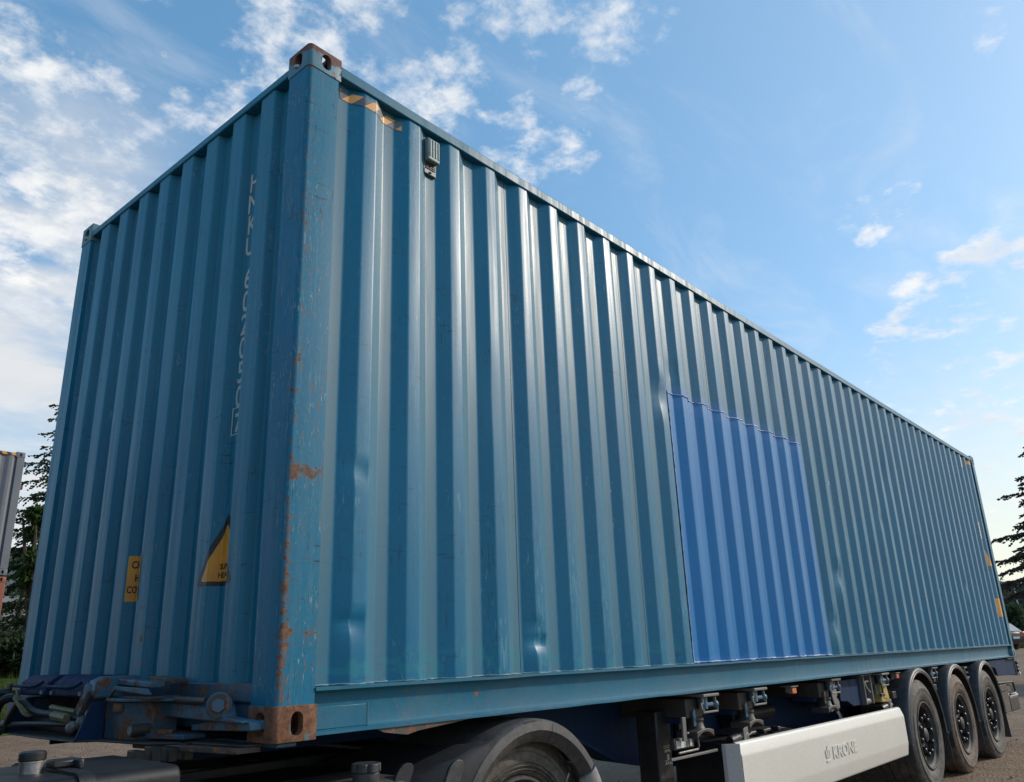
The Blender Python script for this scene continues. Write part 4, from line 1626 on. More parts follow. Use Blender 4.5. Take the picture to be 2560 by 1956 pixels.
# two hinged socket covers with pull rods
for y0, y1 in ((.985, 1.325), (1.385, 1.70)):
    bm = bmesh.new()
    prism(bm, [(-.232, .142), (-.238, .150), (-.225, .196), (-.185, .224), (-.06, .224), (-.06, .142)], 'y', y0, y1)
    cv = obj('socket_cover', bm, M['frame'], bol, bevel=.006)
    bm = bmesh.new()
    tube(bm, [(-.24, y0 + .02, .200), (-.255, y0 + .04, .186), (-.262, y0 + .08, .182), (-.262, y1 - .02, .182), (-.25, y1 + .01, .182)], .007, 8)
    tube(bm, [(-.262, y0 + .17, .182), (-.235, y0 + .172, .178)], .008, 6)
    obj('pull_rod', bm, M['frame'], cv)
    bm = bmesh.new()
    bm.free()
    for yy in (y0 + .015, y1 - .035):
        bm = bmesh.new()
        box(bm, -.244, -.238, yy, yy + .02, .150, .165)
        obj('cover_hinge', bm, M['galv'], cv)
bm = bmesh.new()
prism(bm, [(-.235, .140), (-.24, .155), (-.225, .205), (-.19, .222), (-.06, .222), (-.06, .140)], 'y', .885, .975)
obj('cover_end', bm, M['lockarm'], bol, bevel=.008)
# blue grip bar and open cover at the right of the covers
bm = bmesh.new()
obox(bm, (-.12, .80, .196), (0, -1, -.035), (1, 0, 0), (0, 0, 1), .20, .03, .012)
obj('grip_bar', bm, M['lockarm'], bol, bevel=.006)
bm = bmesh.new()
obox(bm, (-.05, .66, .205), (0, -1, -.05), (1, 0, 0), (0, 0, 1), .10, .03, .008)
obj('rusty_tab', bm, M['brownsteel'], bol, bevel=.003)
bm = bmesh.new()
prism(bm, [(.86, .143), (.80, .186), (.53, .180), (.50, .160), (.525, .158), (.79, .172), (.84, .143)], 'x', -.20, -.19)
obj('open_flap', bm, M['lockarm'], bol, bevel=.002)
bm = bmesh.new()
box(bm, -.185, -.06, .52, .86, .143, .150)
obj('flap_floor', bm, M['darksteel'], bol)
# lock lever beside the gusset
bm = bmesh.new()
pts = [(.930, .100), (.955, .075), (.985, .105), (.935, .165), (.925, .190), (.905, .200), (.885, .190), (.880, .170), (.90, .150)]
prism(bm, [(y - .03, z) for y, z in pts], 'x', -.275, -.258)
obj('lock_lever', bm, M['lockarm'], bol, bevel=.004)
bm = bmesh.new()
prism(bm, [(1.72, .11), (1.77, .10), (1.76, .15), (1.73, .195), (1.70, .19)], 'x', -.275, -.258)
obj('lock_lever', bm, M['brownsteel'], bol, bevel=.004)
# swing arm with pin, tube, lower hook
bm = bmesh.new()
prism(bm, [(.845, .140), (.50, .128), (.34, .120), (.20, .122), (.18, .085), (.065, .078), (.065, .068), (.34, .070), (.60, .075), (.845, .080)], 'x', -.085, -.030)
arm = obj('swing_arm', bm, M['lockarm'], bol, bevel=.008)
bm = bmesh.new()
cyl(bm, (-.090, .82, .136), (-.090, .29, .136), .013, seg=12)
obj('arm_tube', bm, M['darksteel'], arm)
bm = bmesh.new()
PB, PD = Vector((-.075, .225, .122)), Vector((-.62, -.78, .05)).normalized()
cyl(bm, PB - PD * .035, PB + PD * .022, .045, seg=28)
obj('pin_boss', bm, M['lockarm'], arm, bevel=.004)
bm = bmesh.new()
cyl(bm, PB + PD * .022, PB + PD * .030, .038, seg=24)
obj('washer', bm, M['brownsteel'], arm)
bm = bmesh.new()
cyl(bm, PB + PD * .030, PB + PD * .046, .025, seg=6)
obj('hex_bolt', bm, M['lockarm'], arm, bevel=.002)
bm = bmesh.new()
prism(bm, [(.44, .030), (.44, .050), (.25, .074), (.06, .076), (.05, .066), (.05, .044), (.25, .036)], 'x', -.060, -.012)
prism(bm, [(.108, .045), (.108, .074), (.055, .074), (.055, .045)], 'x', -.0118, .03)
obj('hook_arm', bm, M['lockarm'], bol, bevel=.004)
bm = bmesh.new()
prism(bm, [(-.15, .84), (-.15, .55), (-.11, .40), (-.02, .40), (-.02, .84)], 'z', .004, .022)
obj('guide_plate', bm, M['bolster'], bol, bevel=.004)
bm = bmesh.new()
prism(bm, [(-.17, .66), (-.14, .40), (-.07, .10), (.02, .10), (.02, .66)], 'z', -.030, -.011)
obj('guide_plate', bm, M['brownsteel'], bol, bevel=.003)
bm = bmesh.new()
box(bm, -.145, -.10, .50, .58, .0225, .036)
obj('rusty_tab', bm, M['brownsteel'], bol)
bm = bmesh.new()
cyl(bm, (-.205, .615, .034), (-.13, .615, .034), .022, seg=18)
obj('guide_roller', bm, M['darksteel'], bol)
bm = bmesh.new()
cyl(bm, (-.209, .615, .034), (-.205, .615, .034), .015, seg=16)
obj('roller_pin', bm, M['galv'], bol)
bm = bmesh.new()
box(bm, -.214, -.201, .70, .76, .095, .125)
obj('rusty_tab', bm, M['brownsteel'], bol, bevel=.002)
bm = bmesh.new()
box(bm, .03, .11, .02, .42, -.016, -.002)
obj('corner_seat', bm, M['bolster'], bol, bevel=.004)
bm = bmesh.new()
box(bm, .03, .11, 2.02, 2.42, -.016, -.002)
obj('corner_seat', bm, M['bolster'], bol, bevel=.004)
# hoses in the recess
HZ = .03


def hose(nm, pts, r, mm, n=8):
    # smooth the corner points
    P = [Vector(p) for p in pts]
    for _ in range(2):
        Q = [P[0]]
        for a, b in zip(P, P[1:]):
            Q += [a.lerp(b, .25), a.lerp(b, .75)]
        Q.append(P[-1])
        P = Q
    bm = bmesh.new()
    tube(bm, P, r, n)
    return obj(nm, bm, M[mm], bol)


hose('air_hose', [(-.20, .93, .055), (-.25, 1.2, .075), (-.27, 1.38, .080), (-.29, 1.44, .120), (-.31, 1.47, .12), (-.33, 1.50, .05), (-.30, 1.60, .0), (-.35, 1.75, -.05)], .013, 'hose')
hose('air_hose', [(-.20, .95, .035), (-.27, 1.2, .042), (-.30, 1.45, .035), (-.33, 1.62, .02), (-.42, 1.8, -.03)], .010, 'hose')
hose('air_hose', [(-.28, 1.55, .13), (-.31, 1.56, .14), (-.34, 1.60, .12), (-.34, 1.64, .03), (-.40, 1.72, -.06)], .018, 'hose')
hose('air_hose', [(-.25, 1.70, .14), (-.32, 1.72, .16), (-.36, 1.78, .13), (-.38, 1.80, .0), (-.45, 1.95, -.12)], .020, 'hose')
hose('hose_sleeve', [(-.25, 1.08, .064), (-.258, 1.2, .072)], .018, 'coil')
hose('hose_sleeve', [(-.21, 1.10, .085), (-.24, 1.28, .10)], .012, 'coil')
bm = bmesh.new()
P = []
for k in range(150):
    f_ = k / 149
    a = f_ * 2 * pi * 9
    c_ = Vector((-.285, 1.40, .075)).lerp(Vector((-.305, 1.475, .135)), f_)
    P.append(c_ + Vector((0, .020 * cos(a) * .7, 0)) + Vector((.020 * sin(a), 0, .020 * cos(a) * .6)))
tube(bm, P, .005, 6)
obj('coiled_hose', bm, M['coil'], bol)
rr_ = random.Random(5)
for k in range(7):
    bm = bmesh.new()
    c_ = (-.22 + rr_.uniform(-.03, .02), .90 + .035 * k + rr_.uniform(-.02, .02), .035 + rr_.uniform(-.03, .05) * (1 if k < 4 else .4))
    bmesh.ops.create_icosphere(bm, subdivisions=2, radius=1, matrix=Matrix.Translation(c_) @ Matrix.Rotation(rr_.uniform(0, 3), 4, 'X') @ Matrix.Diagonal((.022, .030, .024, 1)))
    obj('hose_coupling', bm, M['castalu'], bol)

# ------------------------------------------------------------------ tractor
TRA = thing('truck_tractor', 'dark truck tractor with grey rear fender coupled under the front of the trailer', 'truck', (-.5, 1.219, 0))
DX_, DZ = 1.335, GR + .500


def dual(x, y0, flip=False):
    s_ = -1 if flip else 1
    prof_ = tyre_profile(.507, .30, .298)
    bm = bmesh.new()
    for off in (0, .33):
        lathe(bm, (x, y0 + s_ * off, DZ), [(r, h * s_) for r, h in prof_], 'y', 80)
    squash(bm, GR + .006)
    b2 = bmesh.new()
    lathe(b2, (x, y0, DZ), [(r, h * s_) for r, h in ((.300, .050), (.305, .018), (.300, .008), (.289, .006), (.283, .012), (.270, .03), (.25, .05), (.24, .14), (.22, .17), (.13, .17), (.12, .06), (.0, .05))], 'y', 48)
    wh = obj('wheel', b2, M['rim'], TRA, smooth=40)
    obj('tyre', bm, M['tyre'], wh, smooth=40)
    # raised rings on the sidewall
    bm = bmesh.new()
    for r in (.33, .345, .36, .405, .47, .478):
        lathe(bm, (x, y0, DZ), [(r - .003, (.004 if r < .44 else .018) * s_), (r, (-.004 if r < .44 else .010) * s_), (r + .003, (.004 if r < .44 else .018) * s_)], 'y', 72)
    obj('sidewall_ring', bm, M['tyre'], wh, smooth=40)


dual(DX_, .045)
dual(DX_, W - .045, flip=True)


def tractor_fender(mirror=False):
    R = .545
    sec = [(R - .098, -.020), (R - .094, -.026), (R - .055, -.050), (R - .048, -.056), (R - .012, -.050), (R - .002, -.036), (R, -.01), (R, .60), (R - .008, .60), (R - .008, -.01), (R - .014, -.036), (R - .05, -.044), (R - .088, -.016)]
    if mirror:
        sec = [(r, W - h) for r, h in sec]
    bm = bmesh.new()
    lathe(bm, (DX_, 0, DZ), sec, 'y', 60, radians(36), radians(196), close=True)
    fd = obj('fender', bm, M['fender'], TRA, smooth=45)
    if not mirror:
        bm = bmesh.new()
        for a0, a1 in ((76, 76.5),):
            lathe(bm, (DX_, 0, DZ), [(R - .094, -.0275), (R - .055, -.0515), (R - .048, -.0575), (R - .012, -.0515)], 'y', 1, radians(a0), radians(a1))
        obj('fender_seam', bm, M['black'], fd)
        # scraped slot on the top edge
        bm = bmesh.new()
        lathe(bm, (DX_, 0, DZ), [(R - .010, -.0505), (R - .006, -.0445)], 'y', 8, radians(89), radians(98))
        obj('fender_crack', bm, M['black'], fd)
        # rear quarter: a separate, scuffed piece
        sec2 = [(R - .112, -.016), (R - .105, -.028), (R - .06, -.058), (R - .015, -.058), (R + .004, -.04), (R + .006, .60), (R - .003, .60), (R - .006, -.035), (R - .05, -.045), (R - .10, -.01)]
        bm = bmesh.new()
        lathe(bm, (DX_, 0, DZ), sec2, 'y', 16, radians(-12), radians(35), close=True)
        obj('rear_fender_quarter', bm, M['flap'], fd, smooth=45)
        bm = bmesh.new()
        box(bm, DX_ + R - .015, DX_ + R + .012, -.066, -.05, DZ + .11, DZ + .15)
        obj('red_lens', bm, M['red_lens'], fd, bevel=.004)
        # wide front apron that sweeps inwards
        sec3 = [(R - .094, -.022), (R - .05, -.044), (R + .02, -.046), (R + .10, -.020), (R + .20, .06), (R + .27, .20), (R + .30, .60), (R + .29, .60), (R + .26, .20), (R + .19, .07), (R + .09, -.008), (R - .08, -.012)]
        bm = bmesh.new()
        lathe(bm, (DX_, 0, DZ), sec3, 'y', 20, radians(118), radians(196), close=True)
        for v in bm.verts:
            v.co.z = min(v.co.z, -.060 - .40 * max(0, 1.16 - v.co.x) ** 1.4)
        obj('fender_apron', bm, M['apron'], fd, smooth=60)
    return fd


tractor_fender()
tractor_fender(True)
# frame rails
for y in (.82, 1.56):
    bm = bmesh.new()
    box(bm, -3.6, 2.15, y, y + .07, -.42, -.16)
    obj('frame_rail', bm, M['black'], TRA, bevel=.005)
bm = bmesh.new()
cyl(bm, (DX_, .35, DZ), (DX_, 2.1, DZ), .11)
obj('axle', bm, M['black'], TRA)
bm = bmesh.new()
prism(bm, [(.75, -.20), (1.0, -.155), (1.75, -.155), (1.95, -.24), (1.95, -.28), (.75, -.28)], 'y', .80, 1.64)
obj('coupling_plate', bm, M['black'], TRA, bevel=.01)

# fuel tank with strap, cap and neck
def tank_sec(g):
    pts = []
    for cx_, cy_, r, a0 in ((.60, -.020, .20, 0), (-.045, -.020, .035, 90), (-.045, -.66, .12, 180), (.60, -.66, .12, 270)):
        sx, sy = (-1 if a0 in (0, 270) else 1), (-1 if a0 < 180 else 1)
        for k in range(9):
            a = radians(a0 + 90 * k / 8)
            pts.append((cx_ + sx * r + (r + g) * cos(a), cy_ + sy * r + (r + g) * sin(a)))
    return pts


def rrect(y0, y1, z0, z1, r, n=6):
    pts = []
    for cx_, cy_, a0 in ((y1 - r, z1 - r, 0), (y0 + r, z1 - r, 90), (y0 + r, z0 + r, 180), (y1 - r, z0 + r, 270)):
        for k in range(n + 1):
            a = radians(a0 + 90 * k / n)
            pts.append((cx_ + r * cos(a), cy_ + r * sin(a)))
    return pts


bm = bmesh.new()
prism(bm, tank_sec(0), 'x', -1.75, -.34)
tk = obj('fuel_tank', bm, M['tank'], TRA, bevel=.015)
bm = bmesh.new()
box(bm, -1.75, -.35, -.056, -.044, -.17, -.15)
obj('tank_seam', bm, M['black'], tk)
for x in (-.62, -1.45):
    bm = bmesh.new()
    o_ = tank_sec(.008)
    i_ = tank_sec(.0005)
    A_ = [[bm.verts.new((xx_, p[0], p[1])) for p in q] for xx_ in (x - .022, x + .022) for q in (o_, i_)]
    n = len(o_)
    for k in range(n):
        j = (k + 1) % n
        bm.faces.new((A_[0][k], A_[0][j], A_[2][j], A_[2][k]))
        bm.faces.new((A_[0][k], A_[1][k], A_[1][j], A_[0][j]))
        bm.faces.new((A_[2][k], A_[2][j], A_[3][j], A_[3][k]))
    obj('tank_strap', bm, M['black'], tk)
bm = bmesh.new()
box(bm, -.65, -.585, .13, .19, -.012, .010)
box(bm, -.59, -.572, .10, .19, -.018, .012)
obj('strap_buckle', bm, M['black'], tk, bevel=.006)
bm = bmesh.new()
lathe(bm, (-.690, .18, -.016), [(.033, -.01), (.033, .024), (.035, .025), (.035, .029), (.0, .029)], 'z', 28)
nk = obj('tank_neck', bm, M['alu'], tk)
bm = bmesh.new()
lathe(bm, (-.690, .18, -.016), [(.035, .0295), (.037, .032), (.037, .048), (.033, .053), (.0, .053)], 'z', 28)
obj('tank_cap', bm, M['black'], nk)
for k in range(4):
    bm = bmesh.new()
    box(bm, -.30 + k * .06, -.265 + k * .06, .36, .42, -.06, -.012 + .008 * (k % 2))
    obj('pipe_clip', bm, M['black'], tk, bevel=.003)
# additive tank with star cap
bm = bmesh.new()
prism(bm, rrect(-.03, .42, -.66, -.17, .10, 8), 'x', -.10, .62)
at_ = obj('additive_tank', bm, M['fender'], TRA, bevel=.015)
bm = bmesh.new()
pts = []
for k in range(48):
    a = 2 * pi * k / 48
    r = .055 * (1 - .24 * max(0, cos(6 * a)) ** 4)
    pts.append((.435 + r * cos(a), .035 + r * sin(a)))
prism(bm, pts, 'z', -.135, -.105)
lathe(bm, (.435, .035, 0), [(.048, -.17), (.050, -.165), (.050, -.136), (.0, -.136)], 'z', 28)
obj('star_cap', bm, M['mudguard'], at_, bevel=.003)
# rubber paddles of the catwalk support
for x, y in ((.775, -.085), (.60, .02)):
    bm = bmesh.new()
    pts = [(-.035, -.12), (.035, -.12), (.035, .035)] + [(.035 * cos(pi * k / 6), .035 + .035 * sin(pi * k / 6)) for k in range(1, 6)] + [(-.035, .035)]
    prism(bm, [(x + p[0] * 1.2 + (p[1]) * .5, -.195 + p[1]) for p in pts], 'y', y, y + .014)
    obj('rubber_paddle', bm, M['mudguard'] if x > .7 else M['apron'], TRA, bevel=.002)
bm = bmesh.new()
cyl(bm, (.60, -.03, -.242), (.80, -.045, -.212), .014)
obj('air_pipe', bm, M['galv'], TRA)
# battery box and an added black filler for the deep shade beside the tank
bm = bmesh.new()
box(bm, -.325, .70, .46, .80, -.60, -.19)
box(bm, -.325, -.12, .0, .459, -.62, -.11)
obj('battery_box_and_dark_fill', bm, M['black'], TRA, bevel=.02)
# cab (outside the picture, it shades the container's front)
bm = bmesh.new()
prism(bm, [(-3.7, -.55), (-1.9, -.55), (-1.9, 1.45), (-2.05, 1.75), (-2.9, 1.85), (-3.4, 1.2), (-3.8, .3)], 'y', .02, 2.42)
obj('cab', bm, M['cabwhite'], TRA, bevel=.08, seg=3)
for y, fl in ((.045, False), (W - .045, True)):
    s_ = -1 if fl else 1
    bm = bmesh.new()
    lathe(bm, (-2.45, y, DZ), [(r, h * s_) for r, h in tyre_profile(.507, .31, .298)], 'y', 48)
    squash(bm, GR + .006)
    lathe(bm, (-2.45, y, DZ), [(r, h * s_) for r, h in ((.3, .03), (.28, .02), (.22, .0), (.1, -.02), (.0, -.03))], 'y', 32)
    obj('wheel', bm, M['tyre'], TRA)

# ------------------------------------------------------------------ background
def spruce(name, label, loc, h, rb, seed, mats, droop=.35, whorls=26, zlow=.08, dens=1.0, group=None, needle=.085):
    rn = random.Random(seed)
    root = thing(name, label, 'tree', loc, group)
    bm = bmesh.new()
    n = 10
    tube(bm, [(0.04 * sin(k), 0.04 * cos(k * 1.3), h * k / n) for k in range(n + 1)], [max(.012, .019 * h * (1 - k / n)) for k in range(n + 1)], 9)
    obj('trunk', bm, M['trunk'], root, rel=False)
    bw = bmesh.new()
    bn = bmesh.new()

    def needle_tuft(p, d, ln):
        d = d.normalized()
        for q in range(3):
            side = d.orthogonal().normalized()
            side = Matrix.Rotation(rn.uniform(0, 2 * pi), 3, d) @ side
            wd = ln * rn.uniform(.24, .38)
            a = p - d * ln * .25
            m_ = p + d * ln * .3
            b = p + d * ln * .9
            vs = [bn.verts.new(a), bn.verts.new(m_ + side * wd), bn.verts.new(b), bn.verts.new(m_ - side * wd)]
            bn.faces.new(vs)

    for k in range(whorls):
        f_ = k / (whorls - 1)
        z = h * (zlow + (1 - zlow) * f_ ** .92)
        ln0 = rb * (1 - f_) ** .85 + .18
        nb = 7 if f_ < .8 else 5
        for j in range(nb):
            az = 2 * pi * (j + rn.random() * .7) / nb + k * 1.1
            ln = ln0 * rn.uniform(.72, 1.12)
            hd = Vector((cos(az), sin(az), 0))
            P = []
            m_ = 7
            up0 = .25 * f_ - .05
            for q in range(m_ + 1):
                u = q / m_
                zz_ = z + ln * (up0 * u - droop * u * u * (1 - .55 * f_) + .22 * droop * max(0, u - .6) * 2.0)
                P.append(hd * (ln * u) + Vector((0, 0, zz_)) + Vector((rn.gauss(0, .02), rn.gauss(0, .02), rn.gauss(0, .015))) * ln)
            tube(bw, P, [max(.006, .018 * ln * (1 - q / m_)) for q in range(m_ + 1)], 4, caps=False)
            # side twigs, hanging
            nt = int(ln * 15 * dens) + 5
            for q in range(nt):
                u = .12 + .88 * (q + rn.random()) / nt
                i0 = min(m_ - 1, int(u * m_))
                p = P[i0].lerp(P[i0 + 1], u * m_ - i0)
                sgn = 1 if q % 2 else -1
                sd_ = Vector((-hd.y, hd.x, 0)) * sgn
                tl = ln * .38 * (1 - u * .75) * rn.uniform(.5, 1.15) + .08
                td = (sd_ * rn.uniform(.5, 1.0) + hd * rn.uniform(.5, 1.0) + Vector((0, 0, -rn.uniform(.15, .9) * (droop * 1.6)))).normalized()
                ns = max(2, int(tl / (needle * .75)))
                for s_ in range(ns):
                    pp = p + td * (tl * (s_ + .5) / ns) + Vector((0, 0, -.25 * tl * (s_ / ns) ** 2))
                    needle_tuft(pp, td + Vector((rn.gauss(0, .25), rn.gauss(0, .25), rn.gauss(0, .25))), needle * rn.uniform(.8, 1.35))
            needle_tuft(P[-1], P[-1] - P[-2], needle * 1.4)
    obj('branches', bw, M['trunk'], root, rel=False, kind='stuff')
    obj('crown', bn, mats, root, rel=False, smooth=0)
    return root


def cam_at(az, d):
    return (CAMPOS.x + d * cos(radians(az)), CAMPOS.y + d * sin(radians(az)))


GZ = .60       # the yard lies a little higher at its far right end


x, y = cam_at(69.6, 25)
spruce('spruce_tree', 'tall dark green spruce beside the grey container, behind the blue container', (x, y, 0), 10.0, 2.6, 11, M['needles'], .42, 22, .05, .8)
x, y = cam_at(71.6, 31)
spruce('spruce_tree', 'lower spruce seen under the long branches of the tall one', (x, y, 0), 6.6, 1.9, 17, M['needles'], .40, 14, .12, .55)
x, y = cam_at(5.35, 31)
spruce('spruce_tree', 'brownish spruce with bare gaps beyond the trailer rear', (x, y, 0), 8.6, 2.9, 23, M['needles2'], .24, 21, .36, 1.4, needle=.10)


def leafy(bm, c, r, n, rn, s=.12, flat=.85):
    for i in range(n):
        d = Vector((rn.gauss(0, 1), rn.gauss(0, 1), rn.gauss(0, 1))).normalized()
        p = Vector(c) + Vector((d.x * r, d.y * r, d.z * r * flat)) * (rn.random() ** .4)
        a = Vector((rn.gauss(0, 1), rn.gauss(0, 1), rn.gauss(0, 1))).normalized()
        b = a.orthogonal().normalized()
        k = s * rn.uniform(.6, 1.4)
        bm.faces.new([bm.verts.new(p + a * k), bm.verts.new(p + b * k * .6), bm.verts.new(p - a * k), bm.verts.new(p - b * k * .6)])


def broad_tree(name, label, loc, h, r, seed, mm, leaf=.14, n=3200, group=None, zc=.55):
    rn = random.Random(seed)
    root = thing(name, label, 'tree' if h > 3.2 else 'bush', loc, group)
    bm = bmesh.new()
    tube(bm, [(0, 0, 0), (.05, .02, h * .3), (0, .05, h * .6)], [.03 * h, .022 * h, .012 * h], 8)
    for k in range(5):
        a = k * 1.3
        tube(bm, [(0, 0, h * .3), (r * .4 * cos(a), r * .4 * sin(a), h * .55), (r * .7 * cos(a), r * .7 * sin(a), h * .75)], [.014 * h, .009 * h, .004 * h], 6)
    obj('trunk', bm, M['trunk'], root, rel=False)
    bm = bmesh.new()
    nc = 15
    for k in range(nc):
        a = rn.uniform(0, 2 * pi)
        q = sqrt(rn.random()) * r * .75
        zz_ = h * rn.uniform(zc - .3, .86)
        q *= sqrt(max(.1, 1 - ((zz_ / h - zc) / .5) ** 2))
        leafy(bm, (q * cos(a), q * sin(a), zz_), r * rn.uniform(.28, .46), n // nc, rn, leaf)
    obj('crown', bm, mm, root, rel=False, smooth=0)
    return root


x, y = cam_at(70.9, 23.5)
broad_tree('young_tree', 'light green young leafy tree growing among the spruce branches', (x, y, 0), 6.4, .8, 3, M['leaves'], .08, 2400, zc=.78)
x, y = cam_at(72.3, 23.5)
broad_tree('bush', 'dark leafy bush on the grass bank under the spruces', (x, y, .7), 1.5, .9, 5, M['needles'], .07, 2600)
x, y = cam_at(70.0, 23.5)
broad_tree('bush', 'second dark bush on the bank, half behind the blue container', (x, y, .7), 1.6, .9, 6, M['needles'], .07, 2600)

# grass bank at the left
bm = bmesh.new()
rows = []
gb = []
ux = Vector((cos(radians(71.5)), sin(radians(71.5)), 0))
uy = Vector((-ux.y, ux.x, 0))


def bank_h(d):
    return .95 * max(0, min(1, (d - 19.5) / 3.0)) ** 1.3 if d < 30 else .95


for i in range(29):
    d = 19 + i * .7
    rows.append([bm.verts.new((CAMPOS.x + ux.x * d + uy.x * q, CAMPOS.y + ux.y * d + uy.y * q, bank_h(d) * (1 + .12 * fbm(d * .5, q * .4)) - (.08 if i == 0 else 0))) for q in [(-7 + k * .7) * (1 + (d - 19) * .02) for k in range(36)]])
for a, b in zip(rows, rows[1:]):
    for i in range(len(a) - 1):
        bm.faces.new((a[i], a[i + 1], b[i + 1], b[i]))
o = structure(obj('grass_bank', bm, M['bank'], rel=False, smooth=180))
rn = random.Random(9)
bm = bmesh.new()
for i in range(9000):
    d, q = rn.uniform(20, 29), rn.uniform(-4.5, 2.5)
    p = Vector((CAMPOS.x, CAMPOS.y, 0)) + ux * d + uy * q + Vector((0, 0, bank_h(d) * .97))
    a = rn.uniform(0, 2 * pi)
    t_ = Vector((cos(a), sin(a), 0))
    hh = rn.uniform(.10, .32)
    bm.faces.new([bm.verts.new(p - t_ * .012), bm.verts.new(p + t_ * .012), bm.verts.new(p + t_ * rn.uniform(-.08, .08) + Vector((rn.uniform(-.06, .06), rn.uniform(-.06, .06), hh)))])
o = obj('grass', bm, M['grass'], rel=False, smooth=0, kind='stuff')
tag(o, 'green grass on the low bank left of the blue container', 'grass')

# pale house glimpsed through the spruce
x, y = cam_at(72.2, 40)
HS = thing('house', 'pale rendered house glimpsed through the spruce branches', 'house', (x, y, 0))
HS.rotation_euler = (0, 0, radians(-18))
bm = bmesh.new()
prism(bm, [(-5, 0), (5, 0), (5, 3.0), (0, 5.6), (-5, 3.0)], 'y', 0, 8)
obj('wall', bm, M['wallpale'], HS, rel=False, smooth=0)
bm = bmesh.new()
prism(bm, [(-5.4, 2.85), (0, 5.68), (5.4, 2.85), (5.4, 3.05), (0, 5.9), (-5.4, 3.05)], 'y', -.4, 8.4)
obj('roof', bm, M['roofdark'], HS, rel=False, smooth=0)
for xx_ in (-3, .2, 3):
    bm = bmesh.new()
    box(bm, xx_ - .55, xx_ + .55, -.03, .02, 1.0, 2.3)
    obj('window', bm, M['window'], HS, rel=False)

# the stacked containers at the left
def small_container(name, label, cat, x1, y0, z0, mm, tape=False, hgt=2.591, le=6.058):
    root = thing(name, label, cat, (x1, y0, z0), 'stacked containers at the left')
    bm = bmesh.new()
    keys_ = []
    x = -le + .12
    while x < -.2:
        keys_ += [(x, .045), (x + .07, .012), (x + .14, .012), (x + .21, .045)]
        x += .278
    keys_ = [(-le + .1, .045)] + keys_ + [(-.12, .045)]
    p_ = rounded(keys_, .007, 2)
    R0 = [bm.verts.new((a, b, .16)) for a, b in p_]
    R1 = [bm.verts.new((a, b, hgt - .08)) for a, b in p_]
    for i in range(len(p_) - 1):
        bm.faces.new((R0[i], R0[i + 1], R1[i + 1], R1[i]))
    obj('side_panel', bm, mm, root, rel=False, smooth=50)
    for y_ in (0, W - .15):
        for xx_ in (-le, -.16):
            bm = bmesh.new()
            box(bm, xx_ + .003, xx_ + .157, y_ + .003, y_ + .147, .118, hgt - .118)
            obj('corner_post', bm, mm, root, rel=False, bevel=.01)
    for zz_ in (0, 1):
        for xx_ in (0, 1):
            for yy_ in (0, 1):
                bm = bmesh.new()
                bm.from_mesh(CAST)
                for v in bm.verts:
                    v.co.x = v.co.x - le if not xx_ else -v.co.x
                    if yy_:
                        v.co.y = W - v.co.y
                    v.co.z = v.co.z + hgt - .118 if zz_ else .118 - v.co.z
                obj('corner_casting', bm, mm, root, rel=False, smooth=30)
    for zz_, h_ in ((.02, .15), (hgt - .085, .06)):
        bm = bmesh.new()
        box(bm, -le + .17, -.17, .006, .06, zz_, zz_ + h_)
        obj('side_rail', bm, mm, root, rel=False, bevel=.004)
    bm = bmesh.new()
    box(bm, -le + .05, -.05, .05, W - .02, .15, hgt - .03)
    obj('body', bm, mm, root, rel=False)
    for q in range(2):
        bm = bmesh.new()
        box(bm, -.045, -.012, .15 + q * 1.07, 1.215 + q * 1.07, .16, hgt - .12)
        dr = obj('door', bm, mm, root, rel=False, bevel=.005)
        for f_ in (.28, .78):
            bm = bmesh.new()
            cyl(bm, (.01, .15 + q * 1.07 + f_ * 1.06, .15), (.01, .15 + q * 1.07 + f_ * 1.06, hgt - .11), .017, seg=8)
            obj('lock_rod', bm, M['galv'], dr, rel=False)
    for k in range(5):
        bm = bmesh.new()
        z = .32 + k * (hgt - .62) / 4
        box(bm, -.06, .045, .015, .10, z, z + .075)
        obj('hinge', bm, M['darksteel'], root, rel=False, bevel=.006)
    if tape:
        bm = bmesh.new()
        n = 24
        for k in range(n):
            a = -.17 - k * .09
            q = [bm.verts.new(p) for p in ((a, .003, hgt - .085), (a - .09, .003, hgt - .085), (a - .13, .003, hgt - .030), (a - .04, .003, hgt - .030))]
            f_ = bm.faces.new(q)
            f_.material_index = k % 2
        obj('hazard_tape', bm, [M['sign_yellow'], M['sign_dark']], root, rel=False, smooth=0)
    return root


gx, gy = cam_at(72.62, 19.6)
small_container('shipping_container', 'grey container with black and yellow tape stacked on a rust-red one', 'container', gx, gy, 3.05, M['greycont'], True)
small_container('shipping_container', 'rust-red container underneath the grey one at the left', 'container', gx, gy, .12, M['redcont'], False, 2.896)

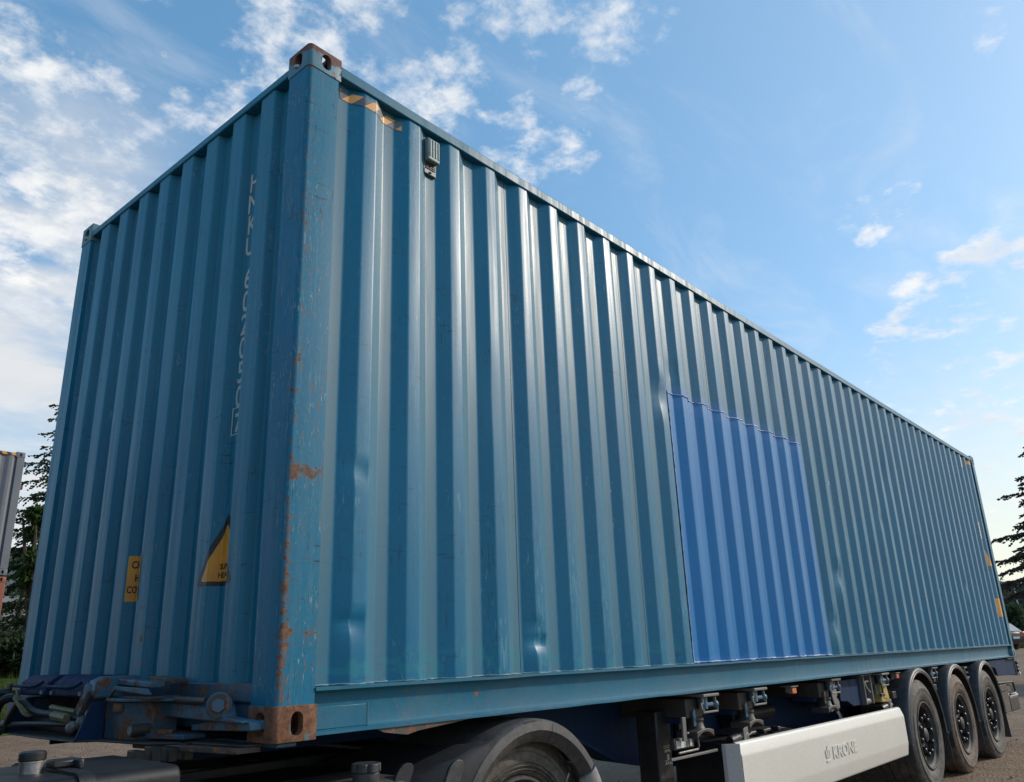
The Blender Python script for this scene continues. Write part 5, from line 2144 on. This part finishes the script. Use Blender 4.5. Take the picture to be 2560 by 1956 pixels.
# right background: trees, wall, bush, lamp, car
rn = random.Random(31)
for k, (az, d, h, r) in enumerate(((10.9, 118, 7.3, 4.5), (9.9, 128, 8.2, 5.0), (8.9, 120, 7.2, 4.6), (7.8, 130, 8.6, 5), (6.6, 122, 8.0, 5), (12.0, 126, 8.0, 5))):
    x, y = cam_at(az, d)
    broad_tree('far_tree', ['far tree just right of the blue container end', 'far tree rising behind the lamp post', 'far tree beside the lamp post, lower than its neighbour', 'far tree behind the brownish spruce', 'far tree past the brownish spruce', 'far tree hidden by the container end'][k], (x, y, GZ), h, r, 40 + k, M['leaves_hazed'], .30, 2600, 'far trees beyond the yard')
x, y = cam_at(8.6, 88)
FW = thing('boundary_wall', 'low grey brown wall below the far trees', 'wall', (x, y, GZ))
FW.rotation_euler = (0, 0, radians(100))
for k in range(8):
    bm = bmesh.new()
    box(bm, -16 + k * 4 + .02, -12 + k * 4 - .02, -.08, .08, 0, 2.55)
    obj('wall_panel', bm, M['wallgrey'], FW, rel=False, bevel=.02)
    bm = bmesh.new()
    box(bm, -16 + k * 4 - .12, -16 + k * 4 + .12, -.14, .14, 0, 2.7)
    obj('wall_post', bm, M['wallgrey'], FW, rel=False, bevel=.02)
x, y = cam_at(10.3, 66)
broad_tree('bush', 'dark round bush behind the parked car', (x, y, GZ), 2.9, 1.7, 71, M['needles'], .14, 3000)
x, y = cam_at(9.5, 70)
broad_tree('bush', 'smaller dark bush right of the parked car', (x, y, GZ), 1.9, 1.5, 72, M['needles'], .13, 2400)
# verge
bm = bmesh.new()
rows = []
for k in range(12):
    d = 63 + k
    rows.append([bm.verts.new((*cam_at(az, d), GZ + .05 + .12 * k / 12 + .05 * fbm(d, az))) for az in [2 + .5 * q for q in range(28)]])
for a, b in zip(rows, rows[1:]):
    for i in range(len(a) - 1):
        bm.faces.new((a[i], a[i + 1], b[i + 1], b[i]))
structure(obj('grass_verge', bm, M['bank'], rel=False, smooth=180))
bm = bmesh.new()
for i in range(5000):
    az, d = rn.uniform(5.5, 11.5), rn.uniform(63.2, 73)
    p = Vector((*cam_at(az, d), GZ + .05))
    t_ = Vector((rn.gauss(0, 1), rn.gauss(0, 1), 0)).normalized()
    bm.faces.new([bm.verts.new(p - t_ * .04), bm.verts.new(p + t_ * .04), bm.verts.new(p + Vector((rn.uniform(-.1, .1), rn.uniform(-.1, .1), rn.uniform(.15, .45))))])
o = obj('grass', bm, M['grass'], rel=False, smooth=0, kind='stuff')
tag(o, 'strip of green grass behind the parked car at the right', 'grass')
# lamp post
x, y = cam_at(9.62, 100)
LP = thing('street_lamp', 'thin grey twin-arm street lamp standing before the far trees', 'street lamp', (x, y, GZ))
bm = bmesh.new()
tube(bm, [(0, 0, 0), (0, 0, 6.0)], [.09, .05], 10)
obj('pole', bm, M['lamp_metal'], LP, rel=False)
dv = Vector((sin(radians(9.6)), -cos(radians(9.6)), 0))
for s_ in (-1, 1):
    bm = bmesh.new()
    tube(bm, [(0, 0, 5.95), tuple(dv * s_ * .35 + Vector((0, 0, 6.0))), tuple(dv * s_ * .8 + Vector((0, 0, 6.06)))], .035, 6)
    am = obj('lamp_arm', bm, M['lamp_metal'], LP, rel=False)
    bm = bmesh.new()
    obox(bm, dv * s_ * 1.05 + Vector((0, 0, 6.08)), dv, Vector((-dv.y, dv.x, 0)), (0, 0, 1), .32, .12, .04)
    obj('lamp_head', bm, M['lamp_metal'], am, rel=False, bevel=.02)
for z in (4.6, 2.9):
    bm = bmesh.new()
    box(bm, -.10, .10, -.10, .10, z, z + .35)
    obj('junction_box', bm, M['darksteel'], LP, rel=False, bevel=.02)

# parked car: body along local x, rear at +x
x, y = cam_at(11.75, 57)
CAR = thing('parked_car', 'dark grey hatchback parked beyond the trailer, its rear with a red tail light showing', 'car', (x, y, GZ))
CAR.rotation_euler = (0, 0, radians(-116))


def car_body():
    bm = bmesh.new()
    st = [(-2.1, .55, .80, .62), (-2.05, .35, .86, .72), (-1.4, .28, .90, .82), (-.75, .26, .90, .90), (.3, .26, .90, .94), (1.3, .28, .90, .97), (1.95, .34, .86, .98), (2.08, .50, .78, .92)]
    rings = []
    for x_, zl, wv, zu in st:
        zl += .0
        rings.append([bm.verts.new(p) for p in ((x_, -wv * .92, zl), (x_, -wv, zl + .14), (x_, -wv * .98, zu - .06), (x_, -wv * .90, zu), (x_, wv * .90, zu), (x_, wv * .98, zu - .06), (x_, wv, zl + .14), (x_, wv * .92, zl))])
    for a, b in zip(rings, rings[1:]):
        for i in range(8):
            bm.faces.new((a[i], a[(i + 1) % 8], b[(i + 1) % 8], b[i]))
    bm.faces.new(rings[0])
    bm.faces.new(rings[-1])
    return bm


obj('body', car_body(), M['carpaint'], CAR, rel=False, bevel=.04, smooth=60)
bm = bmesh.new()
A_ = [(-.95, .88), (1.98, .96), (1.45, 1.46), (.2, 1.52), (-.3, 1.46)]
lo = [bm.verts.new((px_, s_ * .80, .90 if i < 2 else 0)) for s_ in (-1, 1) for i, px_ in enumerate((-.95, 1.98))]
bm.free()
bm = bmesh.new()
vv = {}
for s_ in (-1, 1):
    for i, (px_, pz_) in enumerate(A_):
        vv[s_, i] = bm.verts.new((px_, s_ * (.80 if i < 2 else .62), pz_))
for i in range(5):
    j = (i + 1) % 5
    bm.faces.new((vv[-1, i], vv[-1, j], vv[1, j], vv[1, i]))
bm.faces.new([vv[-1, i] for i in range(5)])
bm.faces.new([vv[1, i] for i in range(5)][::-1])
obj('cabin', bm, M['carpaint'], CAR, rel=False, bevel=.03, smooth=60)


def quad(bm, pts):
    bm.faces.new([bm.verts.new(p) for p in pts])


bm = bmesh.new()
quad(bm, [(1.955, -.62, 1.02), (1.955, .62, 1.02), (1.565, .54, 1.40), (1.565, -.54, 1.40)])
obj('rear_window', bm, M['carglass'], CAR, rel=False)
for s_ in (-1, 1):
    bm = bmesh.new()
    quad(bm, [(-.55, s_ * .815, .97), (1.5, s_ * .815, 1.0), (1.25, s_ * .665, 1.42), (-.1, s_ * .665, 1.42)])
    obj('side_window', bm, M['carglass'], CAR, rel=False)
    bm = bmesh.new()
    box(bm, 1.80, 2.09, s_ * .62 - .20, s_ * .62 + .20, .80, .97)
    obj('tail_light', bm, M['red_lens'], CAR, rel=False, bevel=.03)
bm = bmesh.new()
box(bm, 2.08, 2.10, -.26, .26, .60, .72)
obj('number_plate', bm, M['plate_white'], CAR, rel=False)
for x_ in (-1.3, 1.3):
    for s_ in (-1, 1):
        bm = bmesh.new()
        lathe(bm, (x_, s_ * .88, .31), [(.0, .02 * s_), (.18, .02 * s_), (.20, .0), (.29, .0), (.31, -.02 * s_), (.31, -.18 * s_), (.2, -.2 * s_), (.0, -.2 * s_)], 'y', 24)
        obj('wheel', bm, M['tyre'], CAR, rel=False)
# end of scene
